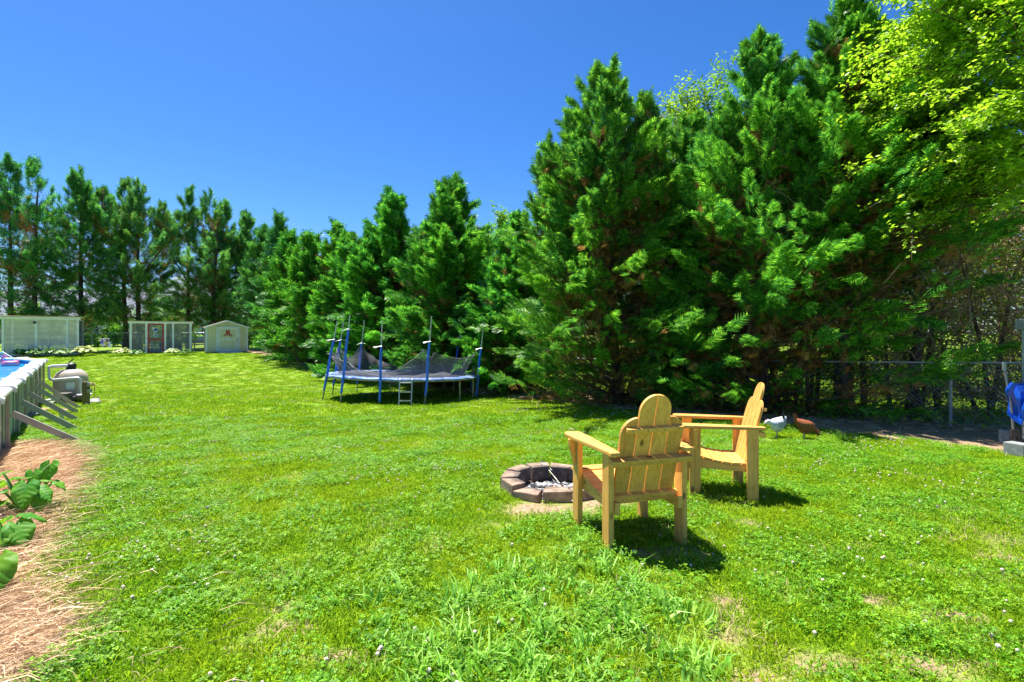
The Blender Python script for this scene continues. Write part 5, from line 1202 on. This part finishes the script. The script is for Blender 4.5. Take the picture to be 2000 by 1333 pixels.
for i, (a, b, c, d, mt, lab) in enumerate(hs): rosette('hosta_plant', gp(a, b), c*1.3, d*1.35, 80, M[mt], lab, 'plant', 60+i, HG)
hs2 = [(34, 697, 'red heart-shaped garden stake left under the slatted pen'), (151, 695, 'red heart-shaped garden stake at the pale hosta by the slatted pen')]
for a, b, lab in hs2:
    p = gp(a, b); s0 = thing('garden_stake', lab, 'garden ornament', p, R(30), 'red garden stakes')
    MB().path([(0, 0, 0), (0, 0, .36)], .01, 6).build('stick', M['iron'], s0)
    MB().prism([(0, .34), (.09, .45), (.07, .50), (.03, .50), (0, .47), (-.03, .50), (-.07, .50), (-.09, .45)], .03).build('heart', M['red'], s0)
# black and white bird ornament on a stake in front of the slatted pen
p = gp(97, 694); s0 = thing('bird_ornament', 'black and white bird ornament on a pale stake before the slatted pen', 'garden ornament', p, 0)
MB().path([(0, 0, 0), (0, 0, .5)], .03, 6).build('stake', M['white'], s0); MB().path([(-.12, 0, .5), (-.03, 0, .55), (.06, 0, .62), (.10, 0, .70), (.15, 0, .70)], [.02, .06, .05, .04, .01], 8).build('bird', M['black'], s0, smooth=True); MB().path([(-.02, -.05, .52), (.05, -.06, .58)], [.02, .03], 6).build('wing', M['white'], s0)

# elephant ears in the straw bed
def ear_leaf(m, tip_dir, c, size, tilt, rnd):
    """heart shaped leaf with a centre fold; c = where the stalk meets it"""
    prof = [(-.30, .20), (-.18, .36), (0, .44), (.2, .46), (.4, .42), (.6, .32), (.78, .20), (.92, .09), (1.02, .004)]
    us = np.linspace(-.30, 1.02, 34); ws = np.interp(us, [p[0] for p in prof], [p[1] for p in prof])
    d = Vector((math.cos(tip_dir), math.sin(tip_dir), -tilt)).normalized(); s = Vector((-math.sin(tip_dir), math.cos(tip_dir), 0)); nrm = d.cross(s)*-1
    if nrm.z < 0: nrm = -nrm
    Q = (-1, -.8, -.6, -.4, -.2, -.04, 0, .04, .2, .4, .6, .8, 1); vs = []; roll = rnd.uniform(-.25, .25); k = len(Q)
    for i, (u, w) in enumerate(zip(us, ws)):
        for q in Q:
            v = q*w; uu = u if u >= 0 else u*min(1, abs(q)*1.6)
            rib = .020*math.sin((uu-abs(v)*.75)*30)*min(1, abs(q)*3)
            edge = .045*math.sin(u*11+q*2+roll*9)*abs(q)**3
            vs.append(c+d*(uu*size)+s*(v*size)+nrm*(size*(.34*abs(v)*(.7+roll*np.sign(q))-.20*max(0, u)**2+rib+edge-.10*abs(q)**4)))
    m.add(vs, [(i*k+j, i*k+j+1, (i+1)*k+j+1, (i+1)*k+j) for i in range(len(us)-1) for j in range(k-1)])
def elephant_ear(p, leaves, label, seed):
    rnd = random.Random(seed); root = thing('elephant_ear_plant', label, 'plant', p, 0, 'elephant ear plants in the pine straw')
    for (dx, dy, z, a, sz, tl) in leaves:
        c = Vector((dx, dy, z)); st = MB(); st.path([(0, 0, -.02), (dx*.35, dy*.35, z*.6), (dx*.85, dy*.85, z*.95), c], [.014, .011, .008, .006], 6); st.build('stalk', M['stem'], root, smooth=True)
        m = MB(); ear_leaf(m, R(a), c, sz*.85, tl, rnd); m.build('leaf', M['ear'], root, smooth=True)
pa = gp(38, 1012); 
elephant_ear(pa, [(.02, .25, .36, -80, .19, 1.6), (.12, .2, .22, 10, .12, .6), (-.12, -.02, .36, 190, .20, .3), (-.05, .05, .30, 80, .17, .1), (.10, -.04, .27, -60, .23, .9), (-.08, -.06, .22, 200, .22, .4), (.14, .02, .22, -10, .19, .5), (-.02, -.10, .15, -120, .12, .5), (-.20, .08, .27, 150, .2, .3), (.0, .12, .33, -30, .15, 1.2), (.18, -.02, .16, -40, .15, .9), (-.16, -.12, .19, -110, .18, 1.0), (.05, .16, .25, 60, .14, .3)], 'elephant ear plant with several heart-shaped leaves, uppermost in the straw bed', 1)
pb = gp(12, 1075)
elephant_ear(pb, [(.08, 0, .16, -30, .22, .7), (.02, -.06, .13, -80, .24, 1.0), (-.08, .02, .18, 150, .22, .4), (.05, .08, .2, 30, .16, .3), (.10, -.03, .10, -50, .15, .9)], 'lower elephant ear plant with rolled leaf edges beside the upper one', 2)
pc = gp(-35, 1165)
elephant_ear(pc, [(.05, .02, .17, -60, .27, 1.0), (-.1, .05, .2, 160, .22, .4)], 'single big elephant ear leaf at the left picture edge', 3)

# ------------------------------------------------------------------ chickens
def loft(rings, n=14):
    m = MB(); vs = []
    for (x, z, rx, rz, tl) in rings:
        for k in range(n):
            a = 2*PI*k/n; u = math.sin(a)*rz; vs.append((x-u*math.sin(tl), math.cos(a)*rx, z+u*math.cos(tl)))
    m.add(vs, [(i*n+k, i*n+(k+1) % n, (i+1)*n+(k+1) % n, (i+1)*n+k) for i in range(len(rings)-1) for k in range(n)]+[tuple(range(n)), tuple(reversed(range((len(rings)-1)*n, len(rings)*n)))]); return m
def chicken(p, rz, label, mats, headdown, tailup):
    root = thing('chicken', label, 'chicken', p, rz)
    body, dark, tail = mats
    hz = .10 if headdown else .25; hx = .235 if headdown else .21
    rings = [(-.155, .265, .012, .03, .5), (-.13, .245, .045, .065, .5), (-.09, .215, .075, .09, .3), (-.04, .19, .088, .10, .1), (.02, .18, .088, .10, 0), (.07, .182, .078, .088, -.1), (.115, .19, .055, .065, -.3)]
    if headdown: rings += [(.15, .175, .038, .045, -.7), (.18, .145, .028, .032, -1.0), (.21, .115, .026, .028, -1.0), (.235, .095, .023, .024, -1.0), (.25, .08, .010, .012, -1.0)]
    else: rings += [(.145, .215, .040, .045, -.1), (.175, .235, .030, .032, 0), (.20, .235, .027, .028, 0), (.225, .222, .022, .022, 0), (.24, .212, .009, .010, 0)]
    loft(rings).build('body', body, root, smooth=True)
    hx, hz = (.24, .085) if headdown else (.232, .215)
    dd = Vector((.6, 0, -.8)) if headdown else Vector((.8, 0, -.5))
    MB().path([Vector((hx, 0, hz)), Vector((hx, 0, hz))+dd*.035], [.009, .001], 6).build('beak', plain('beak', (.55, .38, .15), None, .5, 5, 0), root)
    up = Vector((.8, 0, .6)) if headdown else Vector((.1, 0, 1))
    cmb = MB(); b0 = Vector((hx-.03, 0, hz+.025)) if not headdown else Vector((hx-.008, 0, hz+.03))
    f = Vector((up.z, 0, -up.x))
    cmb.add([b0-f*.02+Vector((0, s, 0)) for s in (-.004, .004)]+[b0-f*.018+up*.025+Vector((0, s, 0)) for s in (-.004, .004)]+[b0+f*.0+up*.03+Vector((0, s, 0)) for s in (-.004, .004)]+[b0+f*.022+Vector((0, s, 0)) for s in (-.004, .004)], [(0, 2, 4, 6), (1, 7, 5, 3), (0, 1, 3, 2), (2, 3, 5, 4), (4, 5, 7, 6), (6, 7, 1, 0)])
    RC = plain('comb_red', (.55, .04, .04), None, .5, 5, 0); cmb.build('comb', RC, root)
    MB().path([Vector((hx-.01, 0, hz-.012)), Vector((hx-.012, 0, hz-.038))], [.010, .006], 6).build('wattle', RC, root, smooth=True)
    for s in (-1, 1):
        MB().path([Vector((hx-.012, s*.022, hz+.012)), Vector((hx-.012, s*.027, hz+.012))], .004, 6).build('eye', M['black'], root)
        w = MB(); w.add([(.08, s*.082, .215), (.03, s*.097, .24), (-.06, s*.093, .235), (-.14, s*.06, .235), (-.09, s*.088, .19), (0, s*.099, .155), (.06, s*.09, .165)], [(0, 1, 6), (1, 2, 5, 6), (2, 4, 5), (2, 3, 4)]); w.build('wing', dark, root, smooth=True)
        x0 = .015+s*.03
        MB().path([(x0, s*.035, .11), (x0-.012, s*.035, .06), (x0, s*.035, .006)], [.022, .009, .007], 6).build('leg', plain('chicken_leg', (.55, .42, .22), None, .6, 5, 0), root, smooth=True)
        ft = MB()
        for a in (-.5, 0, .5, PI): ft.path([(x0, s*.035, .006), (x0+.04*math.cos(a), s*.035+.04*math.sin(a), .003)], [.005, .002], 5)
        ft.build('foot', MATS['chicken_leg'], root)
    tl = MB()
    for i in range(7):
        a = R(30+i*13)+(.35 if tailup else 0); y = (i-3)*.010; c = Vector((-.11, y, .24)); d = Vector((-math.cos(a), 0, math.sin(a))); L = .12+(.03 if i in (2, 3, 4) else 0); q = Vector((-d.z, 0, d.x))
        tl.add([c-q*.012, c+q*.012, c+d*L*.6+q*.022+Vector((0, y, 0)), c+d*L+Vector((-.01, y, -.01)), c+d*L*.6-q*.022+Vector((0, y, 0))], [(0, 1, 2, 3, 4)])
    tl.build('tail', tail, root)
    root.scale = (.9, 1.15, 1.15)
    return root
WHF = plain('white_feather', (.62, .64, .66), (.42, .44, .47), .8, 22, .2); GRF = plain('grey_feather', (.50, .50, .50), (.26, .25, .25), .8, 30, .3); BKF = plain('black_feather', (.05, .05, .055), (.02, .02, .022), .6, 20, .1)
RDF = plain('rust_feather', (.36, .10, .025), (.19, .045, .012), .8, 26, .3); RDD = plain('brown_feather', (.30, .10, .02), (.16, .05, .012), .8, 30, .3)
c1 = gp(1518, 857); chicken(c1, PI+.15, 'white and grey hen with dark tail pecking beside the side-on chair', (WHF, GRF, BKF), False, True)
c2 = gp(1570, 861); chicken(c2, -.1, 'rusty brown hen bending down to peck right of the white hen', (RDF, RDD, RDD), True, False)

# ------------------------------------------------------------------ right edge: grey plastic cabinet, tarp, blocks, tools
kb = gp(1992, 888); ky = kb.y; kx = 1.047*(ky+.62); kz = Gf(kx, ky)
cab = thing('storage_cabinet', 'grey plastic garden cabinet with ribbed side at the right picture edge', 'cabinet', (kx, ky, kz))
for i in range(4): MB().box((-.012, .09+i*.17, 1.5/2), (.022, .05, 1.2)).build('rib', M['greyplastic'], cab, bevel=.006)
H3 = 1.5+25/F*ky-kz
MB().box((.55, .35, H3/2), (1.1, .7, H3-.1)).build('body', M['greyplastic'], cab, bevel=.02)
MB().box((.55, .35, H3-.05), (1.2, .8, .16)).build('lid', plain('dark_grey_plastic', (.22, .24, .23), None, .5, 5, 0), cab, bevel=.02)
for i in range(6): MB().box((.10+i*.17, -.012, H3/2-.05), (.05, .022, H3-.4)).build('rib', M['greyplastic'], cab, bevel=.006)
m = MB(); vs = []; NI, NJ = 18, 16
for j in range(NJ):
    for i in range(NI):
        u, v = i/(NI-1), j/(NJ-1); x = -.06+.62*u-.06*math.sin(v*3); y = -.09-.05*math.sin(u*14+v*2)-.04*math.sin(v*7+u*5); z = .93-.03*math.sin(u*9)-(.50+.12*math.sin(u*7))*v; vs.append((x, y, z))
m.add(vs, [(j*NI+i, j*NI+i+1, (j+1)*NI+i+1, (j+1)*NI+i) for j in range(NJ-1) for i in range(NI-1)]); o = m.build('blue_tarp', M['tarp'], None, smooth=True, loc=(kx-.02, ky+.66, kz), rot=(0, 0, R(-90))); tag(o, 'crumpled blue tarp hanging down the side of the grey cabinet', 'tarp')
m = MB(); vs = []
for j in range(12):
    for i in range(9):
        a = 2*PI*i/8; rr2 = .05+.035*math.sin(j*.5)+.012*math.sin(i*2+j); vs.append((-.14+rr2*math.cos(a)-.03*j/11, -.05+rr2*.7*math.sin(a), .88-.045*j))
m.add(vs, [(j*9+i, j*9+i+1, (j+1)*9+i+1, (j+1)*9+i) for j in range(11) for i in range(8)]); o = m.build('tarp_bundle', M['tarp'], None, smooth=True, loc=(kx+.02, ky+.62, kz)); tag(o, 'small blue tarp bundle tied left of the hanging tarp', 'tarp')
for i, (a, b, lab) in enumerate(((1975, 868, 'concrete block standing left of the grey cabinet'), (1988, 893, 'concrete block lying in front of the grey cabinet'))):
    p = gp(a, b); o = MB().box((0, 0, .10), (.18, .22, .2 if i == 0 else .17)).build('concrete_block', M['concrete'], None, bevel=.012, loc=p, rot=(0, 0, .1+i*.2)); tag(o, lab, 'block', 'concrete blocks by the cabinet')
for i, (dx, lab) in enumerate(((0, 'grey garden tool handle leaning left of the cabinet, front one'), (.05, 'grey garden tool handle leaning against the cabinet corner'))):
    t_ = thing('garden_tool', lab, 'garden tool', (kx-.16+dx, ky+.70+.06*i, kz), 0, 'tools leaning on the cabinet')
    MB().path([(.06, 0, 0), (.03, .02, .6), (-.03+.02*i, .06, 1.10)], .014, 8).build('handle', plain('grey_handle', (.34, .33, .31), (.2, .2, .19), .6, 8, .1), t_, smooth=True)
    MB().path([(-.03+.02*i, .06, 1.08), (-.035+.02*i, .062, 1.2)], [.02, .024], 8).build('grip', M['greyplastic'], t_, smooth=True)
    MB().box((.06, 0, .1), (.12, .02, .2)).build('blade', M['iron'], t_, bevel=.005)

# ------------------------------------------------------------------ houses beyond the back row
def house(p, w, d, hw, hr, rz, wallm, roofm, label, wins):
    root = thing('house', label, 'house', p, rz)
    MB().prism([(-w/2, 0), (w/2, 0), (w/2, hw), (-w/2, hw)], d).build('wall', wallm, root)
    m = MB(); e = .5
    m.add([(-w/2-e, -d/2-e, hw-.1), (w/2+e, -d/2-e, hw-.1), (w/2+e, d/2+e, hw-.1), (-w/2-e, d/2+e, hw-.1), (-w/2+1.5, 0, hr), (w/2-1.5, 0, hr)], [(0, 1, 5, 4), (2, 3, 4, 5), (0, 4, 3), (1, 2, 5), (0, 3, 2, 1)]); m.build('roof', roofm, root)
    for (x, z, ww, wh) in wins:
        f = MB(); f.box((x, -d/2-.02, z), (ww+.2, .06, wh+.2)); fo = f.build('window', M['white'], root)
        MB().box((x, -d/2-.06, z), (ww, .03, wh)).build('pane', plain('window_glass', (.10, .14, .20), (.05, .07, .1), .15, 2, 0), fo)
        MB().box((x, -d/2-.085, z), (ww, .02, .05)).build('muntin', M['white'], fo)
    return root
WS = plain('pale_siding', (.60, .60, .60), (.54, .54, .55), .7, 1, .05); RS = plain('blue_grey_roof', (.22, .25, .32), (.16, .18, .24), .8, 8, .2)
hz_ = .3
house(Vector(((215-CX)/F*56, 56, hz_)), 13, 8, 3.0, 6.0, R(30), WS, RS, 'pale single-storey house with blue-grey roof far behind the tall cypresses', [(-4, 1.6, 1.2, 1.2), (-1, 1.6, 1.2, 1.2), (3, 1.6, 1.6, 1.2)])
house(Vector(((410-CX)/F*62, 62, hz_)), 10, 8, 5.6, 8.2, R(28), WS, RS, 'white two-storey house glimpsed between trunks above the shed', [(-3, 1.6, 1.2, 1.3), (0, 1.6, 1.2, 1.3), (-3, 4.3, 1.2, 1.3), (0, 4.3, 1.2, 1.3), (3, 4.3, 1.2, 1.3)])
house(Vector(((30-CX)/F*58, 58, hz_)), 12, 8, 3.0, 6.2, R(30), plain('tan_siding', (.5, .45, .38), None, .7, 1, .05), RS, 'tan low house far behind the slatted pen', [(-3, 1.6, 1.2, 1.2), (2, 1.6, 1.4, 1.2)])
o = None
# far shrubs between the back row and the houses
for i, (px_, Y_, ay, Rb, lab) in enumerate(((60, 46, 600, 2.2, 'low bush behind the slatted pen'), (190, 44, 606, 2.2, 'bright bush between the two pens beyond the fence'), (330, 47, 605, 2.2, 'low bush behind the screened pen'), (500, 46, 640, 2.0, 'low bush right of the shed beyond the fence'),
                                           (120, 80, 560, 6, 'distant tree left beyond the houses'), (330, 84, 555, 6, 'distant tree between the two pale houses'), (500, 80, 560, 6, 'distant tree beyond the corner of the yard'), (620, 60, 540, 5, 'distant tree beyond the hedge row left of the trampoline'))):
    b_, h_ = tree_at(px_, Y_, ay); broadleaf(b_, h_, Rb, lab, 50, 9, .30 if Y_ < 60 else .6, 80+i, z0=.1, name='bush' if Y_ < 50 else 'broadleaf_tree', group='bushes beyond the back fence' if Y_ < 50 else 'distant trees on the horizon')
